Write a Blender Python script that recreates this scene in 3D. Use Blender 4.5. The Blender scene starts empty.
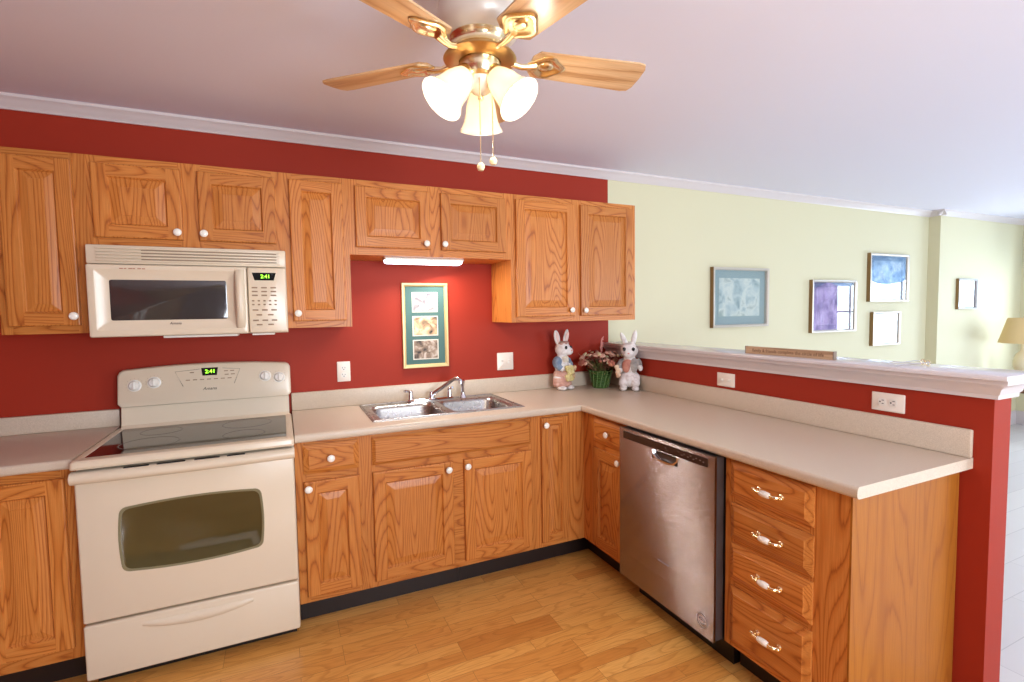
import bpy, bmesh, math, random
from mathutils import Vector, Matrix

# ------------------------------------------------------------------ scene, camera, world, lights, exposure
S = 0.0254                      # everything below is laid out in inches
scene = bpy.context.scene
COL = scene.collection
R = math.radians
PI = math.pi

def cam_axes(pitch, roll, yaw):
    c, s = math.cos, math.sin
    fw = Vector((s(yaw)*c(pitch), c(yaw)*c(pitch), -s(pitch)))
    rt = Vector((c(yaw), -s(yaw), 0)); up = rt.cross(fw)
    return c(roll)*rt + s(roll)*up, -s(roll)*rt + c(roll)*up, fw

cam_data = bpy.data.cameras.new('camera')
cam = bpy.data.objects.new('camera', cam_data); COL.objects.link(cam)
rt, up, fw = cam_axes(0.0575514, -0.0149479, 0.4303987)
M = Matrix((rt, up, -fw)).transposed().to_4x4()
M.translation = Vector((28.905, -118.973, 56.797)) * S
cam.matrix_world = M
cam_data.sensor_fit = 'HORIZONTAL'; cam_data.sensor_width = 36.0
cam_data.lens = 499.81 / 1024 * 36.0
cam_data.clip_start = 0.02
scene.camera = cam

world = bpy.data.worlds.new('world'); scene.world = world
world.use_nodes = True
wbg = world.node_tree.nodes['Background']
wbg.inputs['Color'].default_value = (0.62, 0.78, 1.0, 1); wbg.inputs['Strength'].default_value = 1.2

def area_light(name, loc, direction, sx, sy, watts, color, spread=180):
    d = bpy.data.lights.new(name, 'AREA'); d.shape = 'RECTANGLE'
    d.size = sx*S; d.size_y = sy*S; d.energy = watts; d.color = color; d.spread = R(spread)
    o = bpy.data.objects.new(name, d); COL.objects.link(o)
    o.location = Vector(loc)*S
    o.rotation_euler = Vector(direction).to_track_quat('-Z', 'Y').to_euler()
    return o
# daylight standing in the window openings
area_light('daylight_living_side', (349.5, -62, 54), (-1, 0, 0), 84, 58, 80, (0.70, 0.85, 1.0))
area_light('daylight_living_front', (228, -204, 50), (0, 1, 0.12), 92, 76, 96, (0.76, 0.88, 1.0))
area_light('daylight_kitchen', (73, -204, 56), (-0.4, 1, 0.6), 58, 56, 120, (0.82, 0.91, 1.0))

scene.view_settings.view_transform = 'Standard'
scene.view_settings.look = 'None'
scene.view_settings.gamma = 1.0
scene.view_settings.use_curve_mapping = False
scene.view_settings.exposure = 0.36

# ------------------------------------------------------------------ helpers
def srgb(r, g, b):
    f = lambda c: (c/255/12.92 if c/255 <= 0.04045 else ((c/255+0.055)/1.055)**2.4)
    return (f(r), f(g), f(b), 1)

def new_mat(name):
    m = bpy.data.materials.new(name); m.use_nodes = True
    nt = m.node_tree
    return m, nt, nt.nodes['Principled BSDF']

def N(nt, typ, **kw):
    n = nt.nodes.new(typ)
    for k, v in kw.items():
        if hasattr(n, k): setattr(n, k, v)
    return n

def simple(name, col, rough=0.5, metal=0.0, spec=0.5, emit=None, strength=0, bump=0, bump_scale=60):
    m, nt, b = new_mat(name)
    b.inputs['Base Color'].default_value = srgb(*col)
    b.inputs['Roughness'].default_value = rough
    b.inputs['Metallic'].default_value = metal
    b.inputs['Specular IOR Level'].default_value = spec
    if emit:
        b.inputs['Emission Color'].default_value = srgb(*emit)
        b.inputs['Emission Strength'].default_value = strength
    # faint procedural variation so no surface is perfectly even
    tc = N(nt, 'ShaderNodeTexCoord'); nz = N(nt, 'ShaderNodeTexNoise')
    nz.inputs['Scale'].default_value = bump_scale
    nt.links.new(tc.outputs['Object'], nz.inputs['Vector'])
    if bump:
        bp_ = N(nt, 'ShaderNodeBump'); bp_.inputs['Strength'].default_value = bump
        bp_.inputs['Distance'].default_value = 0.002
        nt.links.new(nz.outputs['Fac'], bp_.inputs['Height'])
        nt.links.new(bp_.outputs['Normal'], b.inputs['Normal'])
    else:
        mr = N(nt, 'ShaderNodeMapRange')
        mr.inputs['To Min'].default_value = max(0, rough-0.03); mr.inputs['To Max'].default_value = min(1, rough+0.03)
        nt.links.new(nz.outputs['Fac'], mr.inputs['Value']); nt.links.new(mr.outputs['Result'], b.inputs['Roughness'])
    return m

def ramp(nt, stops):
    r = N(nt, 'ShaderNodeValToRGB'); e = r.color_ramp.elements
    e[0].position, e[0].color = stops[0]; e[1].position, e[1].color = stops[-1]
    for p, c in stops[1:-1]:
        k = e.new(p); k.color = c
    return r

def oak(name, axis, light, mid, dark, rough=0.4, bands=22.0):
    """flat-sawn oak with cathedral grain running along the object's x or z axis"""
    m, nt, b = new_mat(name); L = nt.links.new
    tc = N(nt, 'ShaderNodeTexCoord'); oi = N(nt, 'ShaderNodeObjectInfo')
    off = N(nt, 'ShaderNodeVectorMath', operation='SCALE'); off.inputs[0].default_value = (7.3, 3.1, 5.7)
    L(oi.outputs['Random'], off.inputs['Scale'])
    add = N(nt, 'ShaderNodeVectorMath', operation='ADD')
    L(tc.outputs['Object'], add.inputs[0]); L(off.outputs[0], add.inputs[1])
    def mapped(across, along):
        mp = N(nt, 'ShaderNodeMapping')
        mp.inputs['Scale'].default_value = (along, across, across) if axis == 'x' else (across, across, along)
        L(add.outputs[0], mp.inputs['Vector']); return mp
    n1 = N(nt, 'ShaderNodeTexNoise'); n1.inputs['Scale'].default_value = 1; n1.inputs['Detail'].default_value = 0.4
    L(mapped(8.5, 0.95).outputs[0], n1.inputs['Vector'])
    mul = N(nt, 'ShaderNodeMath', operation='MULTIPLY'); mul.inputs[1].default_value = bands
    L(n1.outputs['Fac'], mul.inputs[0])
    fine = N(nt, 'ShaderNodeTexNoise'); fine.inputs['Scale'].default_value = 1; fine.inputs['Detail'].default_value = 3
    L(mapped(260, 9).outputs[0], fine.inputs['Vector'])
    jit = N(nt, 'ShaderNodeMath', operation='MULTIPLY_ADD'); jit.inputs[1].default_value = 0.30
    L(fine.outputs['Fac'], jit.inputs[0]); L(mul.outputs[0], jit.inputs[2])
    fr = N(nt, 'ShaderNodeMath', operation='FRACT'); L(jit.outputs[0], fr.inputs[0])
    rp = ramp(nt, [(0.0, mid), (0.18, light), (0.55, light), (0.8, mid), (0.92, dark), (1.0, mid)])
    L(fr.outputs[0], rp.inputs['Fac'])
    rf = ramp(nt, [(0.35, (0.80, 0.76, 0.70, 1)), (0.62, (1, 1, 1, 1))]); L(fine.outputs['Fac'], rf.inputs['Fac'])
    mx = N(nt, 'ShaderNodeMix', data_type='RGBA', blend_type='MULTIPLY'); mx.inputs['Factor'].default_value = 0.7
    L(rp.outputs['Color'], mx.inputs[6]); L(rf.outputs['Color'], mx.inputs[7])
    tone = N(nt, 'ShaderNodeHueSaturation')
    mr = N(nt, 'ShaderNodeMapRange'); mr.inputs['To Min'].default_value = 0.9; mr.inputs['To Max'].default_value = 1.08
    L(oi.outputs['Random'], mr.inputs['Value']); L(mr.outputs['Result'], tone.inputs['Value'])
    L(mx.outputs[2], tone.inputs['Color']); L(tone.outputs['Color'], b.inputs['Base Color'])
    b.inputs['Roughness'].default_value = rough
    b.inputs['Specular IOR Level'].default_value = 0.3
    b.inputs['Coat Weight'].default_value = 0.08; b.inputs['Coat Roughness'].default_value = 0.2
    bu = N(nt, 'ShaderNodeBump'); bu.inputs['Strength'].default_value = 0.12; bu.inputs['Distance'].default_value = 0.001
    L(fine.outputs['Fac'], bu.inputs['Height']); L(bu.outputs['Normal'], b.inputs['Normal'])
    return m

class MB:
    """collects shapes (inches) and links them as ONE mesh object"""
    def __init__(self): self.bm = bmesh.new()
    def _tag(self, faces, mat):
        for f in faces: f.material_index = mat
    def quad(self, pts, mat=0):
        vs = [self.bm.verts.new(Vector(p)*S) for p in pts]
        f = self.bm.faces.new(vs); f.material_index = mat; return f
    def box(self, x0, x1, y0, y1, z0, z1, mat=0, bev=0, seg=2):
        vs = [self.bm.verts.new((x*S, y*S, z*S)) for x in (x0, x1) for y in (y0, y1) for z in (z0, z1)]
        idx = [(0,1,3,2), (4,6,7,5), (0,4,5,1), (2,3,7,6), (0,2,6,4), (1,5,7,3)]
        fs = [self.bm.faces.new([vs[i] for i in q]) for q in idx]
        self._tag(fs, mat)
        if bev:
            es = list({e for f in fs for e in f.edges})
            r = bmesh.ops.bevel(self.bm, geom=es, offset=bev*S, segments=seg, affect='EDGES', profile=0.5)
            self._tag(r['faces'], mat)
        return fs
    def rings(self, rings, mats=None, cap_mat=0, close=True):
        """rings: list of equal-length vertex loops (inches) joined by quads; last one capped"""
        vr = [[self.bm.verts.new(Vector(p)*S) for p in r] for r in rings]
        n = len(vr[0])
        for k in range(len(vr)-1):
            for i in range(n):
                j = (i+1) % n
                f = self.bm.faces.new((vr[k][i], vr[k][j], vr[k+1][j], vr[k+1][i]))
                f.material_index = mats[k] if mats else 0
        if close:
            f = self.bm.faces.new(vr[-1]); f.material_index = cap_mat
        return vr
    def cap(self, loop, mat=0):
        f = self.bm.faces.new(loop); f.material_index = mat
    def lathe(self, prof, center=(0,0,0), axis=(0,0,1), seg=24, mat=0):
        q = Vector((0,0,1)).rotation_difference(Vector(axis).normalized())
        c = Vector(center); vr = []
        for r, z in prof:
            if r < 1e-5:
                vr.append([self.bm.verts.new((c + q @ Vector((0,0,z)))*S)])
            else:
                vr.append([self.bm.verts.new((c + q @ Vector((r*math.cos(2*PI*i/seg), r*math.sin(2*PI*i/seg), z)))*S) for i in range(seg)])
        for a, b in zip(vr, vr[1:]):
            for i in range(seg):
                j = (i+1) % seg
                if len(a) == 1 and len(b) == 1: continue
                if len(a) == 1: f = self.bm.faces.new((a[0], b[i], b[j]))
                elif len(b) == 1: f = self.bm.faces.new((a[i], b[0], a[j]))
                else: f = self.bm.faces.new((a[i], b[i], b[j], a[j]))
                f.material_index = mat
    def tube(self, pts, r, seg=10, mat=0, ends=True):
        pts = [Vector(p) for p in pts]; n = len(pts)
        rs = r if isinstance(r, (list, tuple)) else [r]*n
        ref = Vector((0,0,1)); vr = []
        for i, p in enumerate(pts):
            t = (pts[min(i+1, n-1)] - pts[max(i-1, 0)]).normalized()
            u = t.cross(ref)
            if u.length < 0.05: u = t.cross(Vector((1,0,0)))
            u.normalize(); v = t.cross(u); 
            vr.append([self.bm.verts.new((p + (u*math.cos(2*PI*k/seg) + v*math.sin(2*PI*k/seg))*rs[i])*S) for k in range(seg)])
        for a, b in zip(vr, vr[1:]):
            for k in range(seg):
                j = (k+1) % seg
                f = self.bm.faces.new((a[k], a[j], b[j], b[k])); f.material_index = mat
        if ends:
            for l in (vr[0], vr[-1]):
                f = self.bm.faces.new(l); f.material_index = mat
    def ball(self, c, r, mat=0, seg=14, rings=9, rot=None):
        rx, ry, rz = r if isinstance(r, (list, tuple)) else (r, r, r)
        m = Matrix.Translation(Vector(c)*S) @ (rot.to_matrix().to_4x4() if rot else Matrix()) @ Matrix.Diagonal((rx*S, ry*S, rz*S, 1))
        g = bmesh.ops.create_uvsphere(self.bm, u_segments=seg, v_segments=rings, radius=1, matrix=m)
        self._tag({f for v in g['verts'] for f in v.link_faces}, mat)
    def prism(self, poly, axis, d0, d1, mat=0):
        """poly: 2-D outline; axis 'x' -> (y,z), 'y' -> (x,z), 'z' -> (x,y)"""
        def P(a, b, d): return Vector({'x': (d, a, b), 'y': (a, d, b), 'z': (a, b, d)}[axis])*S
        l0 = [self.bm.verts.new(P(a, b, d0)) for a, b in poly]; l1 = [self.bm.verts.new(P(a, b, d1)) for a, b in poly]
        n = len(poly)
        for i in range(n):
            f = self.bm.faces.new((l0[i], l0[(i+1) % n], l1[(i+1) % n], l1[i])); f.material_index = mat
        for l in (l0, l1):
            f = self.bm.faces.new(l); f.material_index = mat
    def build(self, name, mats, parent=None, loc=(0,0,0), rot=None, angle=35, kind=None):
        bmesh.ops.recalc_face_normals(self.bm, faces=self.bm.faces)
        me = bpy.data.meshes.new(name); self.bm.to_mesh(me); self.bm.free()
        for m in (mats if isinstance(mats, (list, tuple)) else [mats]): me.materials.append(m)
        for p in me.polygons: p.use_smooth = True
        me.set_sharp_from_angle(angle=R(angle))
        o = bpy.data.objects.new(name, me); COL.objects.link(o)
        o.location = Vector(loc)*S
        if rot: o.rotation_euler = rot
        if parent: o.parent = parent
        if kind: o['kind'] = kind
        return o

def tag(o, label, cat, group=None):
    o['label'] = label; o['category'] = cat
    if group: o['group'] = group
    return o
def thing(name, loc, label, cat, group=None, rz=0):
    o = bpy.data.objects.new(name, None); COL.objects.link(o)
    o.empty_display_size = 0.05
    o.location = Vector(loc)*S; o.rotation_euler = (0, 0, rz)
    return tag(o, label, cat, group)
def rect(x0, x1, z0, z1, y): return [(x0,y,z0), (x1,y,z0), (x1,y,z1), (x0,y,z1)]
def rrect(x0, x1, z0, z1, y, r, seg=4):
    out = []
    for cx, cz, a0 in ((x1-r, z0+r, -90), (x1-r, z1-r, 0), (x0+r, z1-r, 90), (x0+r, z0+r, 180)):
        for k in range(seg+1):
            a = R(a0 + 90*k/seg); out.append((cx + r*math.cos(a), y, cz + r*math.sin(a)))
    return out
def rrect_z(x0, x1, y0, y1, z, r, seg=5):
    return [(a, b, z) for a, _, b in rrect(x0, x1, y0, y1, 0, r, seg)]

def lettering(text, size, mat, parent, loc, rot=(R(90), 0, 0), name='lettering', ext=0.02, align='CENTER', shear=0.0, label=None):
    c = bpy.data.curves.new(name, 'FONT'); c.body = text; c.size = size*S; c.extrude = ext*S; c.shear = shear
    c.align_x = align; c.align_y = 'CENTER'; c.resolution_u = 2
    t = bpy.data.objects.new(name, c); COL.objects.link(t)
    bpy.context.view_layer.update()
    me = bpy.data.meshes.new_from_object(t.evaluated_get(bpy.context.evaluated_depsgraph_get()))
    bpy.data.objects.remove(t); bpy.data.curves.remove(c)
    o = bpy.data.objects.new(name, me); COL.objects.link(o)
    me.materials.clear(); me.materials.append(mat)
    o.parent = parent; o.location = Vector(loc)*S; o.rotation_euler = rot
    return o

# ------------------------------------------------------------------ materials
OAK_L, OAK_M, OAK_D = srgb(206, 131, 63), srgb(196, 117, 50), srgb(160, 86, 34)
oak_v = oak('oak_vertical_grain', 'z', OAK_L, OAK_M, OAK_D)
oak_h = oak('oak_horizontal_grain', 'x', OAK_L, OAK_M, OAK_D)
oak_panel = oak('oak_veneer_end_panel', 'z', srgb(168, 102, 32), srgb(164, 98, 31), srgb(148, 84, 26), rough=0.5, bands=9)
OAK = [oak_v, oak_h]

def paint(name, col, rough=0.55, bump=0.08):
    return simple(name, col, rough, spec=0.22, bump=bump, bump_scale=260)
red_paint = paint('red_wall_paint', (158, 46, 26), 0.55)
yellow_paint = paint('pale_yellow_wall_paint', (218, 211, 177), 0.6)
ceiling_paint = paint('ceiling_paint', (234, 232, 245), 0.85)
white_trim = simple('white_trim_gloss', (218, 208, 206), 0.3)
white_plastic = simple('white_plastic', (236, 230, 220), 0.35)
bisque = simple('bisque_enamel', (222, 205, 180), 0.25)
bisque_dark = simple('dark_bisque_line', (120, 104, 84), 0.5)  # darker bisque tone for the keypad outline strokes
black_plastic = simple('black_plastic', (18, 16, 16), 0.4)
black_vinyl = simple('black_vinyl_cove', (30, 18, 16), 0.45)
porcelain = simple('white_porcelain', (246, 240, 228), 0.15)
brass = simple('polished_brass', (255, 240, 200), 0.24, metal=1)
old_brass = simple('warm_brass', (206, 168, 112), 0.3, metal=1)
chrome = simple('chrome', (216, 216, 220), 0.08, metal=1)
nickel = simple('satin_white_nickel', (222, 212, 200), 0.35, metal=0.25)
ink = simple('dark_ink', (60, 50, 44), 0.6)
ink_faint = simple('faint_brown_ink', (150, 122, 96), 0.6)
ink_red = simple('faint_red_brown_ink', (168, 110, 84), 0.6)
slot_dark = simple('dark_slot', (40, 32, 28), 0.8)
lcd_black = simple('display_black', (14, 14, 12), 0.12)
led_green = simple('green_display_digits', (150, 255, 60), 0.5, emit=(150, 255, 50), strength=3.0)
off_white_plate = simple('ivory_cover_plate', (238, 226, 212), 0.35)

def countertop_mat():
    m, nt, b = new_mat('speckled_beige_laminate'); L = nt.links.new
    tc = N(nt, 'ShaderNodeTexCoord')
    n1 = N(nt, 'ShaderNodeTexNoise'); n1.inputs['Scale'].default_value = 620; n1.inputs['Detail'].default_value = 2
    L(tc.outputs['Object'], n1.inputs['Vector'])
    r1 = ramp(nt, [(0.36, srgb(188, 170, 150)), (0.5, srgb(206, 188, 166)), (0.66, srgb(218, 202, 182))])
    L(n1.outputs['Fac'], r1.inputs['Fac']); L(r1.outputs['Color'], b.inputs['Base Color'])
    b.inputs['Roughness'].default_value = 0.36
    return m
laminate = countertop_mat()

def floor_mat():
    m, nt, b = new_mat('oak_strip_floor'); L = nt.links.new
    tc = N(nt, 'ShaderNodeTexCoord')
    br = N(nt, 'ShaderNodeTexBrick'); br.offset = 0.37; br.offset_frequency = 3; br.squash = 1.0
    br.inputs['Scale'].default_value = 1; br.inputs['Brick Width'].default_value = 0.46; br.inputs['Row Height'].default_value = 0.066
    br.inputs['Mortar Size'].default_value = 0.0007; br.inputs['Mortar Smooth'].default_value = 0.3
    br.inputs['Color1'].default_value = (0, 0, 0, 1); br.inputs['Color2'].default_value = (1, 1, 1, 1); br.inputs['Mortar'].default_value = (0.2, 0.2, 0.2, 1)
    br.inputs['Bias'].default_value = 0.0
    L(tc.outputs['Object'], br.inputs['Vector'])
    sx = N(nt, 'ShaderNodeSeparateColor'); L(br.outputs['Color'], sx.inputs[0])
    off = N(nt, 'ShaderNodeMath', operation='MULTIPLY'); off.inputs[1].default_value = 19.0; L(sx.outputs[0], off.inputs[0])
    cb = N(nt, 'ShaderNodeCombineXYZ'); L(off.outputs[0], cb.inputs[0]); L(off.outputs[0], cb.inputs[1])
    ad = N(nt, 'ShaderNodeVectorMath', operation='ADD'); L(tc.outputs['Object'], ad.inputs[0]); L(cb.outputs[0], ad.inputs[1])
    def mapped(a, c):
        mp = N(nt, 'ShaderNodeMapping'); mp.inputs['Scale'].default_value = (a, c, 1); L(ad.outputs[0], mp.inputs['Vector']); return mp
    n1 = N(nt, 'ShaderNodeTexNoise'); n1.inputs['Scale'].default_value = 1; n1.inputs['Detail'].default_value = 1
    L(mapped(2.2, 11).outputs[0], n1.inputs['Vector'])
    ml = N(nt, 'ShaderNodeMath', operation='MULTIPLY'); ml.inputs[1].default_value = 9; L(n1.outputs['Fac'], ml.inputs[0])
    fr = N(nt, 'ShaderNodeMath', operation='FRACT'); L(ml.outputs[0], fr.inputs[0])
    n2 = N(nt, 'ShaderNodeTexNoise'); n2.inputs['Scale'].default_value = 1; n2.inputs['Detail'].default_value = 3
    L(mapped(12, 190).outputs[0], n2.inputs['Vector'])
    base = ramp(nt, [(0.0, srgb(224, 158, 80)), (0.3, srgb(236, 178, 98)), (0.75, srgb(228, 166, 86)), (1.0, srgb(210, 140, 66))])
    L(sx.outputs[0], base.inputs['Fac'])
    g = ramp(nt, [(0.0, (1, 1, 1, 1)), (0.6, (0.98, 0.95, 0.91, 1)), (0.9, (0.80, 0.70, 0.58, 1)), (1.0, (1, 1, 1, 1))]); L(fr.outputs[0], g.inputs['Fac'])
    g2 = ramp(nt, [(0.35, (0.84, 0.78, 0.70, 1)), (0.6, (1, 1, 1, 1))]); L(n2.outputs['Fac'], g2.inputs['Fac'])
    m1 = N(nt, 'ShaderNodeMix', data_type='RGBA', blend_type='MULTIPLY'); m1.inputs['Factor'].default_value = 0.8
    L(base.outputs['Color'], m1.inputs[6]); L(g.outputs['Color'], m1.inputs[7])
    m2 = N(nt, 'ShaderNodeMix', data_type='RGBA', blend_type='MULTIPLY'); m2.inputs['Factor'].default_value = 0.7
    L(m1.outputs[2], m2.inputs[6]); L(g2.outputs['Color'], m2.inputs[7])
    m3 = N(nt, 'ShaderNodeMix', data_type='RGBA', blend_type='MIX'); L(br.outputs['Fac'], m3.inputs['Factor'])
    L(m2.outputs[2], m3.inputs[6]); m3.inputs[7].default_value = srgb(140, 84, 40)
    L(m3.outputs[2], b.inputs['Base Color'])
    b.inputs['Roughness'].default_value = 0.28
    return m
floor_oak = floor_mat()

def pale_floor_mat():
    m, nt, b = new_mat('pale_grey_plank_floor'); L = nt.links.new
    tc = N(nt, 'ShaderNodeTexCoord')
    br = N(nt, 'ShaderNodeTexBrick'); br.offset = 0.4
    br.inputs['Scale'].default_value = 1; br.inputs['Brick Width'].default_value = 1.1; br.inputs['Row Height'].default_value = 0.17
    br.inputs['Mortar Size'].default_value = 0.0018
    br.inputs['Color1'].default_value = srgb(206, 200, 198); br.inputs['Color2'].default_value = srgb(218, 212, 208); br.inputs['Mortar'].default_value = srgb(186, 180, 178)
    L(tc.outputs['Object'], br.inputs['Vector']); L(br.outputs['Color'], b.inputs['Base Color'])
    b.inputs['Roughness'].default_value = 0.4
    return m
floor_pale = pale_floor_mat()

def steel_mat():
    # hair-fine horizontal brushing: the normal tips up and down at random from line to line
    m, nt, b = new_mat('brushed_stainless_steel'); L = nt.links.new
    tc = N(nt, 'ShaderNodeTexCoord'); mp = N(nt, 'ShaderNodeMapping'); mp.inputs['Scale'].default_value = (0.4, 0.4, 30000)
    L(tc.outputs['Object'], mp.inputs['Vector'])
    nz = N(nt, 'ShaderNodeTexNoise'); nz.inputs['Scale'].default_value = 1; nz.inputs['Detail'].default_value = 0; L(mp.outputs[0], nz.inputs['Vector'])
    mr = N(nt, 'ShaderNodeMapRange'); mr.clamp = False
    mr.inputs['To Min'].default_value = -BRUSH; mr.inputs['To Max'].default_value = BRUSH
    L(nz.outputs['Fac'], mr.inputs['Value'])
    cb = N(nt, 'ShaderNodeCombineXYZ'); L(mr.outputs['Result'], cb.inputs[2])
    tr = N(nt, 'ShaderNodeVectorTransform'); tr.vector_type = 'VECTOR'; tr.convert_from = 'OBJECT'; tr.convert_to = 'WORLD'; L(cb.outputs[0], tr.inputs[0])
    ge = N(nt, 'ShaderNodeNewGeometry'); ad = N(nt, 'ShaderNodeVectorMath', operation='ADD'); L(ge.outputs['Normal'], ad.inputs[0]); L(tr.outputs[0], ad.inputs[1])
    nm = N(nt, 'ShaderNodeVectorMath', operation='NORMALIZE'); L(ad.outputs[0], nm.inputs[0]); L(nm.outputs[0], b.inputs['Normal'])
    b.inputs['Base Color'].default_value = srgb(160, 149, 146); b.inputs['Metallic'].default_value = 1; b.inputs['Roughness'].default_value = 0.16
    return m
BRUSH = 2.7
steel = steel_mat()
sink_steel = simple('satin_sink_steel', (172, 168, 164), 0.28, metal=1)

def glass_pane(name='picture_glass', tint=(1, 1, 1, 1), boost=1.0, rough=0.02):
    m = bpy.data.materials.new(name); m.use_nodes = True; nt = m.node_tree; nt.nodes.clear(); L = nt.links.new
    out = N(nt, 'ShaderNodeOutputMaterial'); mx = N(nt, 'ShaderNodeMixShader')
    tr = N(nt, 'ShaderNodeBsdfTransparent'); tr.inputs['Color'].default_value = tint
    gl = N(nt, 'ShaderNodeBsdfGlossy'); gl.inputs['Roughness'].default_value = rough
    lw = N(nt, 'ShaderNodeLayerWeight'); lw.inputs['Blend'].default_value = 0.5     # same from both sides of the sheet
    pw = N(nt, 'ShaderNodeMath', operation='POWER'); pw.inputs[1].default_value = 5.0; L(lw.outputs['Facing'], pw.inputs[0])
    mu = N(nt, 'ShaderNodeMath', operation='MULTIPLY_ADD'); mu.inputs[1].default_value = 0.96*boost; mu.inputs[2].default_value = 0.04*boost; mu.use_clamp = True
    L(pw.outputs[0], mu.inputs[0]); L(mu.outputs[0], mx.inputs[0]); L(tr.outputs[0], mx.inputs[1]); L(gl.outputs[0], mx.inputs[2])
    L(mx.outputs[0], out.inputs[0]); return m
pane_glass = glass_pane('clear_glass', boost=1.6)

def frosted():
    m = bpy.data.materials.new('frosted_lamp_glass'); m.use_nodes = True; nt = m.node_tree; nt.nodes.clear(); L = nt.links.new
    out = N(nt, 'ShaderNodeOutputMaterial'); a = N(nt, 'ShaderNodeMixShader'); a.inputs[0].default_value = 0.55
    d = N(nt, 'ShaderNodeBsdfDiffuse'); d.inputs['Color'].default_value = srgb(246, 238, 222)
    t = N(nt, 'ShaderNodeBsdfTranslucent'); t.inputs['Color'].default_value = srgb(255, 246, 230)
    g = N(nt, 'ShaderNodeBsdfGlossy'); g.inputs['Roughness'].default_value = 0.25
    b2 = N(nt, 'ShaderNodeMixShader'); fr = N(nt, 'ShaderNodeFresnel'); L(fr.outputs[0], b2.inputs[0])
    L(d.outputs[0], a.inputs[1]); L(t.outputs[0], a.inputs[2]); L(a.outputs[0], b2.inputs[1]); L(g.outputs[0], b2.inputs[2])
    L(b2.outputs[0], out.inputs[0]); return m
frosted_glass = frosted()
bulb_mat = simple('lit_bulb', (255, 240, 214), 0.5, emit=(255, 236, 206), strength=9)
tube_mat = simple('lit_fluorescent_lens', (235, 240, 250), 0.5, emit=(226, 238, 255), strength=4.2)

# ------------------------------------------------------------------ the room shell
X0, X1, YF, ZC = -46.0, 346.0, -202.0, 96.0
JX, JD = 276.0, 4.2             # where the living room wall steps forward, and by how much
m = MB(); m.box(X0, 116, YF, 0, -2, 0); m.build('floor', floor_oak, kind='structure')
m = MB(); m.box(116, X1+4, YF, 0, -2, 0); m.build('floor_living', floor_pale, kind='structure')
m = MB(); m.box(X0, X1+4, YF, 4, ZC, ZC+3); m.build('ceiling', ceiling_paint, kind='structure')
m = MB(); m.box(X0, 114.05, 0, 4, 0, ZC); m.build('wall_back', red_paint, kind='structure')
m = MB(); m.box(114.05, JX+2, 0, 4, 0, ZC); m.box(JX, X1+4, -JD, 4, 0, ZC); m.build('wall_back_living', yellow_paint, kind='structure')
m = MB(); m.box(X0-4, X0, YF, 4, 0, ZC); m.build('wall_left', red_paint, kind='structure')

def wall_with_hole(name, mat, axis, d0, d1, a0, a1, holes):
    """wall slab between d0 and d1 (its thickness) running a0..a1 with window holes (h0,h1,z0,z1)"""
    m = MB()
    def bx(p0, p1, z0, z1):
        if axis == 'x': m.box(d0, d1, p0, p1, z0, z1)
        else: m.box(p0, p1, d0, d1, z0, z1)
    cur = a0
    for h0, h1, z0, z1 in holes:
        bx(cur, h0, 0, ZC); bx(h0, h1, 0, z0); bx(h0, h1, z1, ZC); cur = h1
    bx(cur, a1, 0, ZC)
    m.build(name, mat, kind='structure')
wall_with_hole('wall_right', yellow_paint, 'x', X1, X1+4, YF, 0, [(-104, -20, 25, 83)])
wall_with_hole('wall_front', yellow_paint, 'y', YF-4, YF, X0, X1+4, [(44, 102, 28, 84), (182, 274, 12, 88)])

def window(n, axis, d, a0, a1, z0, z1, cols, rows):
    """casing, sash bars and pane set in the opening"""
    def bx(m, p0, p1, q0, q1, t0, t1):
        if axis == 'x': m.box(d+t0, d+t1, p0, p1, q0, q1, bev=0.15, seg=1)
        else: m.box(p0, p1, d+t0, d+t1, q0, q1, bev=0.15, seg=1)
    s = -1 if axis == 'x' else 1
    m = MB(); w = 3
    bx(m, a0-w, a1+w, z1, z1+w, *sorted((0, s*0.8))); bx(m, a0-w-1, a1+w+1, z0-1.2, z0, *sorted((0, s*2)))
    bx(m, a0-w, a0, z0, z1, *sorted((0, s*0.8))); bx(m, a1, a1+w, z0, z1, *sorted((0, s*0.8)))
    o = m.build('window_%d' % n, white_trim, kind='structure')
    m = MB(); b0, b1 = sorted((-s*0.4, -s*1.4))
    for k in range(cols+1):
        c = a0 + (a1-a0)*k/cols; hw = 1.0 if k in (0, cols) else 0.6
        bx(m, max(a0, c-hw), min(a1, c+hw), z0, z1, b0, b1)
    for k in range(rows+1):
        c = z0 + (z1-z0)*k/rows; hw = 1.0 if k in (0, rows) else 0.6
        bx(m, a0, a1, max(z0, c-hw), min(z1, c+hw), b0, b1)
    m.build('sash', white_trim, o)
    m = MB(); g0, g1 = sorted((-s*0.8, -s*0.9))
    if axis == 'x': m.box(d+g0, d+g1, a0, a1, z0, z1)
    else: m.box(a0, a1, d+g0, d+g1, z0, z1)
    m.build('pane', pane_glass, o)
window(1, 'x', X1, -104, -20, 25, 83, 3, 2)
window(2, 'y', YF, 44, 102, 28, 84, 2, 2)
window(3, 'y', YF, 182, 274, 12, 88, 2, 1)

# half wall between kitchen and living room
HX, HW, HY, HZ = 114.0, 4.5, -86.1, 44.4
m = MB(); m.box(HX, HX+HW, HY, 0, 0, HZ+2.6); m.build('wall_peninsula', red_paint, kind='structure')
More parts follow.
